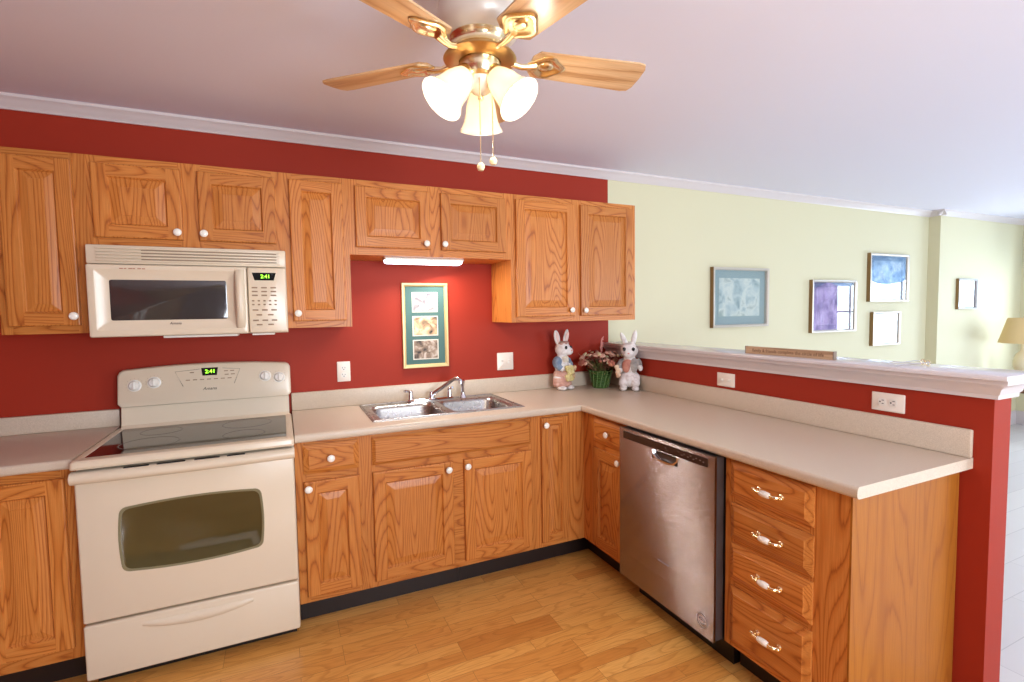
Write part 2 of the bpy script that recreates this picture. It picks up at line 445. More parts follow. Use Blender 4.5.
# moulding under the ledge: mitred ring of profile steps around kitchen side, end and living side
prof = [(0.02, HZ), (0.55, HZ), (0.6, HZ+0.55), (0.8, HZ+0.75), (0.95, HZ+1.3), (1.5, HZ+1.9), (1.95, HZ+2.1), (2.0, HZ+2.75), (0.02, HZ+2.75)]
m = MB()
loops = []
for path in ([(HX, 0, -1, 0), (HX, HY, -1, -1), (HX+HW, HY, 1, -1), (HX+HW, 0, 1, 0)],):
    vr = [[m.bm.verts.new(Vector((px + ox*p, py + oy*p, z))*S) for p, z in prof] for px, py, ox, oy in path]
    for a, b in zip(vr, vr[1:]):
        for k in range(len(prof)):
            j = (k+1) % len(prof); m.bm.faces.new((a[k], a[j], b[j], b[k]))
    m.cap(vr[0]); m.cap(vr[-1])
m.build('trim_1', white_trim, kind='structure')
m = MB(); m.box(HX-2.7, HX+HW+2.4, HY-2.2, 0, HZ+2.7, HZ+3.4, bev=0.16, seg=2); m.build('trim_2', simple('white_ledge_gloss', (214, 206, 206), 0.16), kind='structure')

# crown moulding
cp = [(0, 93.75), (-0.35, 93.75), (-0.5, 94.1), (-0.9, 94.35), (-1.25, 94.85), (-1.75, 95.3), (-2.05, 95.5), (-2.1, 96), (0, 96)]
m = MB(); m.prism(cp, 'x', X0, JX); m.build('trim_3', white_trim, kind='structure')
m = MB(); m.prism([(y-JD, z) for y, z in cp], 'x', JX-2.1, X1); m.prism([(JX+y, z) for y, z in cp], 'y', -JD-2.1, 0); m.build('trim_4', white_trim, kind='structure')
m = MB(); m.prism([(X1+y, z) for y, z in cp], 'y', YF, -JD); m.build('trim_5', white_trim, kind='structure')
# baseboards
m = MB(); m.prism([(0,0), (-0.6,0), (-0.6,5.6), (-0.3,6.4), (0,6.4)], 'x', HX+HW, JX); m.build('baseboard_back', white_trim, kind='structure')
m = MB(); m.prism([(-JD+y, z) for y, z in [(0,0), (-0.6,0), (-0.6,5.6), (-0.3,6.4), (0,6.4)]], 'x', JX, X1); m.build('baseboard_step', white_trim, kind='structure')
m = MB(); m.box(X1-0.6, X1, YF, -JD, 0, 6.4, bev=0.2); m.build('baseboard_right', white_trim, kind='structure')
m = MB(); m.box(-24, -0.1, -20.3, -20.0, 0, 5.0); m.build('baseboard_left', black_vinyl, kind='structure')
m = MB(); m.box(30.1, 61, -20.3, -20.0, 0, 5.2); m.box(61.08, 93.8, -20.3, -20.0, 0, 5.2); m.build('baseboard_sink', black_vinyl, kind='structure')
m = MB(); m.box(93.5, 93.8, -40, -20.3, 0, 5.2); m.box(93.5, 93.8, -82.4, -64, 0, 4.4); m.build('baseboard_peninsula', black_vinyl, kind='structure')

# ------------------------------------------------------------------ cabinets (local frame: back at y=0, front faces -y)
def knob(parent, x, y, z):
    m = MB()
    m.lathe([(0.0, 0), (0.42, 0), (0.42, 0.08), (0.2, 0.18), (0.18, 0.5)], (0,0,0), (0,-1,0), 16, 1)
    m.lathe([(0.18, 0.42), (0.42, 0.5), (0.62, 0.7), (0.66, 0.85), (0.55, 1.02), (0.3, 1.12), (0, 1.14)], (0,0,0), (0,-1,0), 20, 0)
    return m.build('knob', [porcelain, old_brass], parent, (x, y, z))
def bar_pull(parent, x, y, z):
    m = MB()
    for s in (-1, 1):
        m.lathe([(0, 0), (0.42, 0), (0.4, 0.12), (0.26, 0.22), (0.22, 0.8)], (s*1.75, 0, 0), (0,-1,0), 14, 1)
        m.tube([(s*1.75, -0.7, 0), (s*1.6, -1.0, 0), (s*1.2, -1.08, 0.0), (s*0.85, -1.05, 0)], [0.27, 0.28, 0.2, 0.32], 12, 1)
        m.ball((s*2.05, -0.75, 0.06), (0.34, 0.25, 0.26), 1)
    m.tube([(-0.95, -1.05, 0), (-0.75, -1.05, 0), (-0.4, -1.05, 0), (0, -1.05, 0), (0.4, -1.05, 0), (0.75, -1.05, 0), (0.95, -1.05, 0)], [0.26, 0.36, 0.44, 0.46, 0.44, 0.36, 0.26], 14, 0)
    return m.build('drawer_pull', [porcelain, brass], parent, (x, y, z))

def door(parent, x0, x1, z0, z1, yf, kx=None, kz=None, name='door'):
    """raised panel door, mesh origin at its lower left corner"""
    w, h, T = x1-x0, z1-z0, 0.75; m = MB()
    def rc(i, y): return rect(i, w-i, i, h-i, y)
    m.rings([rc(0, 0), rc(0, -T+0.22), rc(0.07, -T+0.06), rc(0.22, -T)], [0, 0, 0], close=False)
    f = min(2.15, w*0.235); a = 0.22
    # stiles (vertical grain) and rails (horizontal grain)
    m.quad([(a,-T,a), (f,-T,a), (f,-T,h-a), (a,-T,h-a)], 0); m.quad([(w-f,-T,a), (w-a,-T,a), (w-a,-T,h-a), (w-f,-T,h-a)], 0)
    m.quad([(f,-T,a), (w-f,-T,a), (w-f,-T,f), (f,-T,f)], 1); m.quad([(f,-T,h-f), (w-f,-T,h-f), (w-f,-T,h-a), (f,-T,h-a)], 1)
    b = min(1.35, w*0.12)
    m.rings([rc(f, -T), rc(f+0.1, -T+0.1), rc(f+0.22, -T+0.33), rc(f+0.3, -T+0.4), rc(f+0.34, -T+0.4), rc(f+0.34+b*0.5, -T+0.24), rc(f+0.34+b, -T+0.12), rc(f+0.37+b, -T+0.06)], [0]*7, 0)
    bmesh.ops.remove_doubles(m.bm, verts=m.bm.verts, dist=1e-6)
    o = m.build(name, OAK, parent, (x0, yf, z0), angle=12)
    if kx is not None: knob(o, kx-x0, -T, kz-z0)
    return o
def drawer(parent, x0, x1, z0, z1, yf, pull='knob', name='drawer', edge=0.95, px=None):
    w, h, T = x1-x0, z1-z0, 0.75; m = MB()
    def rc(i, y): return rect(i, w-i, i, h-i, y)
    m.rings([rc(0, 0), rc(0, -0.28), rc(0.12, -0.34), rc(edge*0.55, -0.5), rc(edge*0.9, -0.66), rc(edge, -0.75)], [1]*5, 1)
    o = m.build(name, OAK, parent, (x0, yf, z0), angle=12)
    if pull == 'knob': knob(o, (px-x0) if px else w/2, -T, h/2)
    elif pull == 'bar': bar_pull(o, (px-x0) if px else w/2, -T, h/2)
    return o
def carcass(root, w, z0, z1, depth, openings, toe=None, toe_depth=20.0, name='carcass', extra=None, top=None):
    """box behind a face frame; openings are (x0,x1,z0,z1) holes in the frame"""
    m = MB()
    m.box(0.02, w-0.02, -(depth-0.75), -0.02, z0, top or z1, 0)
    if top:
        m.box(0.02, 0.7, -(depth-0.75), -0.02, top, z1, 0); m.box(w-0.7, w-0.02, -(depth-0.75), -0.02, top, z1, 0)
    if toe: m.box(0.1, w-0.1, -toe_depth+0.05, -0.02, 0.02, z0, 0)
    if extra: extra(m)
    # face frame as grid cells that are not opening: rails horizontal, stiles vertical
    xs = sorted({0, w, *[v for o in openings for v in o[:2]]}); zs = sorted({z0, z1, *[v for o in openings for v in o[2:]]})
    stile = {}
    for i in range(len(xs)-1):
        xa, xb = xs[i], xs[i+1]
        cols = [o for o in openings if o[0] <= xa and o[1] >= xb]
        if not cols: m.box(xa, xb, -depth, -depth+0.76, z0, z1, 0)
        else:
            cur = z0
            for o in sorted(cols, key=lambda o: o[2]) + [(0, 0, z1, z1)]:
                if o[2] - cur > 0.05: m.box(xa, xb, -depth, -depth+0.76, cur, o[2], 1)
                cur = o[3]
    return m.build(name, OAK, root)

UB, UT, MZ = 54.35, 84.2, 69.05   # bottom and top of the wall cabinets, bottom of the short ones
DB, DT = 55.65, 83.05             # door bottom and top
# --- wall cabinets
c = thing('wall_cabinet', (-12, 0, 0), 'oak wall cabinet left of the microwave, cut off by the photo edge', 'cabinet', 'oak wall cabinets')
carcass(c, 12, UB, UT, 12, [(1.5, 9.8, 56.2, 82.5)])
door(c, 1.0, 10.25, DB, DT, -12, 9.65, 57.25)
c = thing('wall_cabinet', (0, 0, 0), 'short two-door oak wall cabinet directly above the microwave', 'cabinet', 'oak wall cabinets')
carcass(c, 30, MZ, UT, 12, [(1.3, 13, 71, 82.5), (16.5, 28, 71, 82.5)])
door(c, 0.7, 13.45, 70.5, 82.95, -12, 12.75, 71.75); door(c, 15.95, 28.5, 70.5, 82.95, -12, 16.75, 71.75)
c = thing('wall_cabinet', (30, 0, 0), 'narrow single-door oak wall cabinet right of the microwave', 'cabinet', 'oak wall cabinets')
carcass(c, 12, UB, UT, 12, [(1.5, 10.3, 56.2, 82.5)])
door(c, 1.0, 10.85, DB, DT, -12, 1.85, 57.2)
c = thing('wall_cabinet', (42, 0, 0), 'short two-door oak wall cabinet above the sink and the lit lamp', 'cabinet', 'oak wall cabinets')
carcass(c, 36, MZ, UT, 12, [(1.7, 16.2, 71, 82.5), (19.7, 34, 71, 82.5)])
door(c, 1.2, 16.75, 70.55, 82.9, -12, 15.7, 71.75); door(c, 19.15, 34.55, 70.55, 82.9, -12, 19.75, 71.8)
c = thing('wall_cabinet', (78, 0, 0), 'tall two-door oak wall cabinet at the right end of the row', 'cabinet', 'oak wall cabinets')
carcass(c, 36, UB, UT, 12, [(1.7, 16.6, 56.2, 82.5), (19.4, 34.2, 56.2, 82.5)])
door(c, 1.2, 17.1, DB, DT, -12, 15.85, 57.15); door(c, 18.9, 34.7, DB, DT, -12, 19.8, 57.0)

# --- base cabinets
BZ, BT = 5.0, 34.5
c = thing('base_cabinet', (-24, 0, 0), 'oak base cabinet with full-height doors left of the range', 'cabinet', 'oak base cabinets')
carcass(c, 24, BZ, BT, 24, [(1.5, 10.5, 7.5, 32.5), (13, 22, 7.5, 32.5)], toe=True)
door(c, 1.2, 10.9, 6.9, 33.1, -24, 10.2, 32); door(c, 12.6, 22.5, 6.9, 33.1, -24, 13.3, 32)
c = thing('base_cabinet', (30, 0, 0), 'narrow oak base cabinet with one drawer right of the range', 'cabinet', 'oak base cabinets')
carcass(c, 12, BZ, BT, 24, [(1.8, 10.4, 7, 26.6), (1.8, 10.4, 29, 33.2)], toe=True)
drawer(c, 1.35, 10.85, 28.55, 33.85, -24, px=5.95); door(c, 1.35, 10.85, 6.2, 27.25, -24, 2.05, 26.15)
c = thing('base_cabinet', (42, 0, 0), 'wide two-door oak base cabinet under the sink', 'cabinet', 'oak base cabinets')
carcass(c, 36, BZ, BT, 24, [(1.8, 16.4, 7, 26.6), (19.7, 34, 7, 26.6), (1.8, 34, 29, 33.2)], toe=True, top=28.9)
drawer(c, 1.25, 34.4, 28.55, 33.85, -24, pull=None, name='false_drawer_front', edge=0.6)
door(c, 1.25, 16.9, 6.2, 27.25, -24, 15.8, 25.85); door(c, 19.2, 34.4, 6.2, 27.25, -24, 19.75, 25.95)
c = thing('base_cabinet', (78, 0, 0), 'corner oak base cabinet with one very narrow tall door', 'cabinet', 'oak base cabinets')
carcass(c, 12, BZ, BT, 24, [(1.4, 7.2, 7, 33.2)], toe=True, extra=lambda m: (m.box(12.02, 35.9, -23.9, -0.02, BZ, BT), m.box(12.0, 35.9, -20.0, -0.02, 0.02, BZ)))
door(c, 0.95, 7.6, 6.2, 33.85, -24, 1.7, 32.35)
# peninsula: local x runs towards the camera
RP = R(-90)
c = thing('base_cabinet', (114, -24, 0), 'small oak cabinet with drawer and door left of the dishwasher', 'cabinet', 'oak base cabinets', RP)
carcass(c, 15.9, BZ, BT, 24, [(5, 15, 7, 26.6), (5, 15, 29, 33.2)], toe=True, toe_depth=20.2)
drawer(c, 4.5, 15.45, 28.55, 33.85, -24, px=10.6); door(c, 4.5, 15.45, 6.0, 27.25, -24, 14.4, 26.3)
c = thing('base_cabinet', (114, -64, 0), 'oak four-drawer base cabinet at the open end of the peninsula', 'cabinet', 'oak base cabinets', RP)
PW = 18.5
carcass(c, PW, BZ, BT, 24, [(1.8, 13.5, 7, 14), (1.8, 13.5, 16, 21), (1.8, 13.5, 22.5, 27), (1.8, 13.5, 29, 33.2)], toe=True, toe_depth=20.2)
for z0, z1 in ((28.65, 33.95), (22.1, 27.6), (15.7, 21.4), (5.9, 14.75)):
    drawer(c, 1.2, 14.15, z0, z1, -24, 'bar', px=8.2)
m = MB(); m.box(PW+0.01, PW+0.26, -24.02, -0.3, 0.05, BT-0.02); m.build('end_panel', oak_panel, c)

# ------------------------------------------------------------------ countertops
def counter(name, xs, ys, skip, label, front, z0=34.52, z1=36.0):
    """grid of cells, cells in skip left open, extruded down; front edges rounded over"""
    bm = bmesh.new(); v = {}
    def V(i, j):
        if (i, j) not in v: v[i, j] = bm.verts.new((xs[i]*S, ys[j]*S, z1*S))
        return v[i, j]
    fs = [bm.faces.new((V(i,j), V(i+1,j), V(i+1,j+1), V(i,j+1))) for i in range(len(xs)-1) for j in range(len(ys)-1) if not skip(i, j)]
    g = bmesh.ops.extrude_face_region(bm, geom=fs)
    for e in g['geom']:
        if isinstance(e, bmesh.types.BMVert): e.co.z = z0*S
    bmesh.ops.recalc_face_normals(bm, faces=bm.faces)
    es = [e for e in bm.edges if abs(e.verts[0].co.z - e.verts[1].co.z) < 1e-6 and len(e.link_faces) == 2 and
          any(abs(f.normal.z) < 0.1 for f in e.link_faces) and front(e.verts[0].co/S, e.verts[1].co/S)]
    bmesh.ops.bevel(bm, geom=es, offset=0.45*S, segments=3, affect='EDGES', profile=0.5)
    m = MB(); m.bm.free(); m.bm = bm
    root = thing(name, (0, 0, 0), label, 'countertop')
    m.build('worktop', laminate, root)
    return root
def splash(root, x0, x1, y0, y1, zt=39.9):
    m = MB(); m.box(x0, x1, y0, y1, 36.0, zt, bev=0.22, seg=2); m.build('backsplash', laminate, root)
near = lambda a, b: abs(a-b) < 0.01
FY, FX, EY = -25.4, 88.5, -84.1
r = counter('countertop', [-24, -0.15], [FY, -0.02], lambda i, j: False, 'short beige laminate countertop left of the range', lambda a, b: near(a.y, FY) and near(b.y, FY))
splash(r, -24, -0.15, -0.8, -0.02, 39.3)
SX0, SX1, SY0, SY1 = 45.0, 75.9, -20.8, -4.0
r = counter('countertop', [30.15, SX0, SX1, FX, 114-0.02], [EY, FY, SY0, SY1, -0.02],
            lambda i, j: (j == 0 and i < 3) or (i == 1 and j == 2), 'L-shaped beige laminate countertop holding the sink and running along the peninsula',
            lambda a, b: (near(a.y, FY) and near(b.y, FY) and max(a.x, b.x) < FX+0.01) or (near(a.x, FX) and near(b.x, FX) and max(a.y, b.y) < FY+0.01))
splash(r, 30.15, 114-0.02, -0.8, -0.02); splash(r, 113.2, 113.98, EY, -0.85)

# ------------------------------------------------------------------ sink, faucet, sprayer
c = thing('kitchen_sink', (60.4, -12.2, 36.0), 'double-bowl stainless sink set into the countertop', 'sink')
bx = [(-14.6, -0.7), (0.7, 14.6)]; by0, by1 = -7.6, 6.6
def rim():
    m = MB(); xs = [-16.3, -14.6, -0.7, 0.7, 14.6, 16.3]; ys = [-9.0, by0, by1, 10.2]; v = {}
    def V(i, j):
        if (i, j) not in v: v[i, j] = m.bm.verts.new((xs[i]*S, ys[j]*S, 0.16*S))
        return v[i, j]
    fs = [m.bm.faces.new((V(i,j), V(i+1,j), V(i+1,j+1), V(i,j+1))) for i in range(5) for j in range(3) if not (j == 1 and i in (1, 3))]
    g = bmesh.ops.extrude_face_region(m.bm, geom=fs)
    for e in g['geom']:
        if isinstance(e, bmesh.types.BMVert): e.co.z = 0.02*S
    out = [e for e in m.bm.edges if all(abs(q.co.z-0.16*S) < 1e-6 for q in e.verts) and all(abs(q.co.x) > 16.2*S or q.co.y < -8.9*S or q.co.y > 10.1*S for q in e.verts)
           and (abs(e.verts[0].co.x-e.verts[1].co.x) < 1e-6 and abs(e.verts[0].co.x) > 16.2*S or abs(e.verts[0].co.y-e.verts[1].co.y) < 1e-6 and (e.verts[0].co.y < -8.9*S or e.verts[0].co.y > 10.1*S))]
    bmesh.ops.bevel(m.bm, geom=out, offset=0.1*S, segments=2, affect='EDGES')
    # raised bead round the edge
    m.tube([(-15.9,-8.6,0.15), (15.9,-8.6,0.15), (15.9,9.95,0.15), (-15.9,9.95,0.15), (-15.9,-8.6,0.15)], 0.14, 8)
    m.build('rim', sink_steel, c)
rim()
for x0, x1 in bx:
    m = MB()
    m.rings([rrect_z(x0-0.05, x1+0.05, by0-0.05, by1+0.05, 0.17, 0.1), rrect_z(x0+0.1, x1-0.1, by0+0.1, by1-0.1, 0.1, 1.6), rrect_z(x0+0.35, x1-0.35, by0+0.35, by1-0.35, -0.6, 2.2),
             rrect_z(x0+0.8, x1-0.8, by0+0.8, by1-0.8, -5.6, 2.4), rrect_z(x0+1.6, x1-1.6, by0+1.6, by1-1.6, -6.6, 2.0)], None, 0)
    b = m.build('bowl', sink_steel, c, angle=60)
    m = MB(); m.lathe([(0, 0.06), (1.0, 0.06), (1.4, 0.12), (1.75, 0.1), (1.8, 0.0)], ((x0+x1)/2, 0, -6.6), (0,0,1), 20); m.build('drain', chrome, b)

c = thing('faucet', (60.6, -3.6, 36.17), 'chrome two-handle faucet at the back of the sink', 'faucet')
m = MB(); m.rings([rrect_z(-6.0, 5.4, -1.1, 1.1, 0.0, 1.0), rrect_z(-6.0, 5.4, -1.1, 1.1, 0.35, 1.0), rrect_z(-5.7, 5.1, -0.8, 0.8, 0.6, 0.75)]); m.build('base_plate', chrome, c)
m = MB(); m.lathe([(0.75, 0.5), (0.7, 1.4), (0.55, 1.6), (0.5, 2.0)], (0,0,0), (0,0,1), 18)
m.tube([(0,0,1.2), (0.5,-0.45,1.7), (2.6,-2.3,3.6), (4.2,-3.6,5.0), (4.7,-4.1,5.3), (5.3,-4.6,5.25), (5.6,-4.8,4.9), (5.65,-4.85,4.2)], [0.5,0.48,0.43,0.42,0.45,0.5,0.52,0.5], 14)
m.build('spout', chrome, c, angle=60)
for s, xh, dx in ((-1, -5.0, -1.7), (1, 4.4, 0.5)):
    m = MB(); m.lathe([(0.65, 0.5), (0.6, 1.5), (0.45, 1.9), (0.5, 2.4), (0.3, 2.7), (0, 2.75)], (xh,0,0), (0,0,1), 16)
    m.tube([(xh,0,2.4), (xh+dx*0.5,-0.5,2.65), (xh+dx,-0.9,2.8)], [0.28, 0.24, 0.32], 10); m.build('lever_handle', chrome, c, angle=60)
c = thing('side_sprayer', (68.4, -3.6, 36.17), 'slim chrome side sprayer standing right of the faucet', 'sprayer')
m = MB(); m.lathe([(0, 0), (0.95, 0), (0.85, 0.3), (0.6, 0.9), (0.55, 1.3)], seg=16); m.build('base', chrome, c)
m = MB(); m.lathe([(0.45, 1.2), (0.42, 2.6), (0.55, 3.4), (0.6, 4.0), (0.5, 4.3), (0, 4.35)], seg=16); m.tube([(0,0,3.9), (-0.1,-0.5,4.1), (-0.15,-0.9,3.9)], [0.5,0.5,0.42], 12); m.build('spray_head', chrome, c, angle=60)

# ------------------------------------------------------------------ range
c = thing('electric_range', (15, 0, 0), 'bisque freestanding electric range with black glass cooktop', 'range')
m = MB(); m.box(-14.9, 14.9, -25.0, -1.0, 1.9, 35.0, bev=0.1, seg=1); m.build('body', bisque, c)
m = MB(); m.box(-14.3, 14.3, -23.4, -3, 0.0, 1.9); m.build('plinth', black_plastic, c)
m = MB(); D0 = -26.4
m.box(-14.85, 14.85, D0, -25.05, 10.95, 34.2, 0, bev=0.35, seg=3)
dr = m.build('oven_door', bisque, c)
# bowed handle lip across the top of the door
m = MB(); pr = []
for k in range(13):
    x = -15.0 + 30.0*k/12; b_ = 1 - ((k-6)/6)**2
    pr.append((x, b_*0.9))
vr = [[m.bm.verts.new(Vector((x, y, z))*S) for y, z in ((D0+0.1, 34.35), (D0-0.9-b_*0.6, 34.25), (D0-1.35-b_*0.8, 33.75), (D0-1.35-b_*0.8, 33.1), (D0-0.9-b_*0.5, 32.6), (D0+0.1, 32.3))] for x, b_ in pr]
for a, b_ in zip(vr, vr[1:]):
    for k in range(6): m.bm.faces.new((a[k], a[(k+1) % 6], b_[(k+1) % 6], b_[k]))
m.cap(vr[0]); m.cap(vr[-1])
hd = m.build('door_handle', bisque, dr, angle=60)
for x0, x1 in ((-8.6, -5.4), (-4.4, -0.7), (0.5, 4.0), (5.0, 7.6)):
    m = MB(); m.box(x0, x1, D0-1.15, D0-0.55, 34.27, 34.39, bev=0.05, seg=1); m.build('vent_slot', slot_dark, dr)
# window: bowed rounded panel of dark glass
def oven_glass_mat():
    mt, nt, b = new_mat('dark_oven_glass'); L = nt.links.new
    tc = N(nt, 'ShaderNodeTexCoord'); sp = N(nt, 'ShaderNodeSeparateXYZ'); L(tc.outputs['Object'], sp.inputs[0])
    b.inputs['Base Color'].default_value = srgb(74, 66, 38); b.inputs['Roughness'].default_value = 0.06
    b.inputs['Specular IOR Level'].default_value = 0.9
    return mt
def bow(i, y):
    # outline with gently curved sides
    x0, x1, z0, z1 = -9.35+i, 9.35-i, 18.3+i, 27.7-i; out = []
    def edge(p, q, nrm, b_, n=8):
        for k in range(n):
            t = k/n; e = 4*t*(1-t)*b_
            out.append((p[0]+(q[0]-p[0])*t + nrm[0]*e, y, p[1]+(q[1]-p[1])*t + nrm[1]*e))
    r_ = 0.9
    cs = [(x0, z0), (x1, z0), (x1, z1), (x0, z1)]
    edge((x0+r_, z0), (x1-r_, z0), (0,-1), 0.55); edge((x1-r_, z0), (x1, z0+r_), (0.7,-0.7), 0.2, 4)
    edge((x1, z0+r_), (x1, z1-r_), (1,0), 0.25); edge((x1, z1-r_), (x1-r_, z1), (0.7,0.7), 0.2, 4)
    edge((x1-r_, z1), (x0+r_, z1), (0,1), 0.45); edge((x0+r_, z1), (x0, z1-r_), (-0.7,0.7), 0.2, 4)
    edge((x0, z1-r_), (x0, z0+r_), (-1,0), 0.25); edge((x0, z0+r_), (x0+r_, z0), (-0.7,-0.7), 0.2, 4)
    return out
m = MB(); m.rings([bow(-0.35, D0+0.05), bow(-0.35, D0-0.03), bow(-0.05, D0-0.05), bow(0.0, D0-0.02)], [0,0,0], 1)
m.build('oven_window', [simple('grey_olive_window_border', (126, 118, 88), 0.3), oven_glass_mat()], dr)
# storage drawer with a curved grip
m = MB(); m.box(-14.85, 14.85, D0, -25.05, 2.1, 10.6, bev=0.3, seg=3); dw = m.build('storage_drawer', bisque, c)
m = MB(); n = 16; top = []; 
for k in range(n+1):
    t = k/n; x = -7.6 + 15.4*t; q = 4*t*(1-t)
    top.append((x, q))
vr = [[m.bm.verts.new(Vector(p)*S) for p in ((x, D0+0.02, 9.55-q*0.1), (x, D0-0.55*q**0.6-0.02, 9.35-q*0.45), (x, D0-0.35*q**0.6-0.02, 8.9-q*1.0), (x, D0+0.02, 8.85-q*1.15))] for x, q in top]
for a, b_ in zip(vr, vr[1:]):
    for k in range(3): m.bm.faces.new((a[k], a[k+1], b_[k+1], b_[k]))
m.build('grip', bisque, dw, angle=70)
# cooktop: raised bisque rim round a black glass plate
m = MB()
def rz_(x0, x1, y0, y1, z, r_): return rrect_z(x0, x1, y0, y1, z, r_)
m.rings([rz_(-15.0, 15.0, -27.3, -2.6, 34.75, 0.5), rz_(-15.05, 15.05, -27.5, -2.6, 35.1, 0.6), rz_(-15.0, 15.0, -27.4, -2.6, 35.75, 0.6), rz_(-14.75, 14.75, -27.1, -2.8, 36.0, 0.6),
         rz_(-14.0, 14.0, -25.2, -4.0, 36.0, 0.4), rz_(-13.85, 13.85, -25.0, -4.15, 35.9, 0.35)], None, 0, close=False)
ck = m.build('cooktop', bisque, c)
def cook_glass():
    mt, nt, b = new_mat('black_ceramic_glass'); L = nt.links.new
    tc = N(nt, 'ShaderNodeTexCoord'); vo = N(nt, 'ShaderNodeTexVoronoi'); vo.inputs['Scale'].default_value = 300
    L(tc.outputs['Object'], vo.inputs['Vector'])
    rp = ramp(nt, [(0.0, srgb(70, 62, 60)), (0.12, srgb(24, 18, 18))]); L(vo.outputs['Distance'], rp.inputs['Fac']); L(rp.outputs['Color'], b.inputs['Base Color'])
    b.inputs['Roughness'].default_value = 0.05; b.inputs['Specular IOR Level'].default_value = 0.8
    return mt
m = MB(); m.box(-13.85, 13.85, -25.0, -4.15, 35.6, 35.9); gp = m.build('glass_plate', cook_glass(), ck)
burner = simple('grey_burner_ring', (74, 70, 70), 0.2)
for x, y, r_ in ((-7, -18.5, 4.2), (7, -18.8, 3.3), (-7, -9, 3.2), (7, -9.2, 4.2)):
    m = MB(); m.lathe([(r_-0.12, 35.905), (r_-0.1, 35.915), (r_+0.1, 35.915), (r_+0.12, 35.905)], (x, y, 0), (0,0,1), 36); m.build('burner_ring', burner, ck)
# backguard
m = MB(); m.prism([(-2.6, 36.05), (-4.0, 36.0), (-3.5, 36.5), (-2.9, 40.0), (-0.6, 40.0), (-0.6, 36.05)], 'x', -14.3, 14.6); m.build('riser', bisque, c)
def con(y_in, i):
    """outline of the control console, top edge bowed; leaning back as it rises"""
    out = []; x0, x1, z0 = -14.75+i, 15.1-i, 39.9+i
    pts = [(x0+0.6, z0), (x1-0.6, z0), (x1, z0+0.6)]
    zt = lambda x: 46.75 - i + 0.75*(1-((x-0.2)/15)**2)
    pts += [(x1, zt(x1)-0.9), (x1-0.3, zt(x1)-0.25)]
    for k in range(11):
        x = x1-0.9 - (x1-x0-1.8)*k/10; pts.append((x, zt(x)))
    pts += [(x0+0.3, zt(x0)-0.25), (x0, zt(x0)-0.9), (x0, z0+0.6)]
    return [(x, y_in + 0.17*(z-40), z) for x, z in pts]
m = MB(); vr = m.rings([con(-1.9, 0.0), con(-3.4, 0.0), con(-3.75, 0.12), con(-3.85, 0.4)]); m.cap(list(reversed(vr[0])))
cs_ = m.build('control_console', bisque, c, angle=50)
CT = R(90) - math.atan(0.17)     # face lean
def cy(z): return -3.86 + 0.17*(z-40)
for x, z in ((-12.0, 43.9), (-8.9, 44.3), (10.3, 44.3), (12.9, 43.9)):
    m = MB(); m.lathe([(0, 0), (1.12, 0), (1.12, 0.06), (0.95, 0.1), (0.82, 0.5), (0.72, 0.62), (0, 0.66)], (0,0,0), (0,-1,0), 22)
    m.box(-0.13, 0.13, -0.95, -0.55, -0.68, 0.68, bev=0.08, seg=2)
    k = m.build('control_knob', white_plastic, cs_, (x, cy(z), z), rot=(-math.atan(0.17), 0, 0))
    m = MB()
    for a in range(-130, 131, 26):
        m.box(-0.03+1.35*math.sin(R(a)), 0.03+1.35*math.sin(R(a)), -0.02, 0.0, 1.35*math.cos(R(a))-0.03, 1.35*math.cos(R(a))+0.07)
    m.build('dial_marks', ink_faint, cs_, (x, cy(z), z), rot=(-math.atan(0.17), 0, 0))
m = MB(); m.prism([(-0.2, 46.6), (2.7, 46.6), (2.5, 45.1), (0.0, 45.1)], 'y', -0.06, 0.04)
o = m.build('display', lcd_black, cs_, (-0.2, cy(45.85), 0)); 
o.location = (-0.9*S, (cy(45.85)-0.02)*S, 0); o.rotation_euler = (0, 0, 0)
# lean the display to the face about its own mid height
me = o.data
for v_ in me.vertices: v_.co.y += 0.17*(v_.co.z/S - 45.85)*S
lettering('2:41', 1.05, led_green, cs_, (0.45, cy(45.85)-0.11, 45.85), rot=(CT, 0, 0), name='clock_digits')
m = MB()
for z, xs in ((44.35, (-3.4, -2.2, -1.0, 0.2, 1.4, 2.6, 3.8)), (45.8, (-2.7, 3.2, 4.3)), (45.1, (3.3, 4.4))):
    for x in xs:
        m = MB(); m.box(x-0.35, x+0.35, cy(z)-0.03, cy(z)+0.02, z-0.09, z+0.09); m.build('button_legend', ink_faint, cs_)
for p in (((-1.4, 46.4), (-5.5, 46.1), (-4.2, 43.2)), ((2.6, 46.4), (5.7, 46.1), (4.6, 43.2))):
    m = MB(); m.tube([(x, cy(z)-0.02, z) for x, z in p], 0.045, 6); m.build('keypad_outline', bisque_dark, cs_)
lettering('Amana', 0.85, ink, cs_, (0.3, cy(42.5)-0.03, 42.5), rot=(CT, 0, 0), name='maker_lettering', shear=0.25)

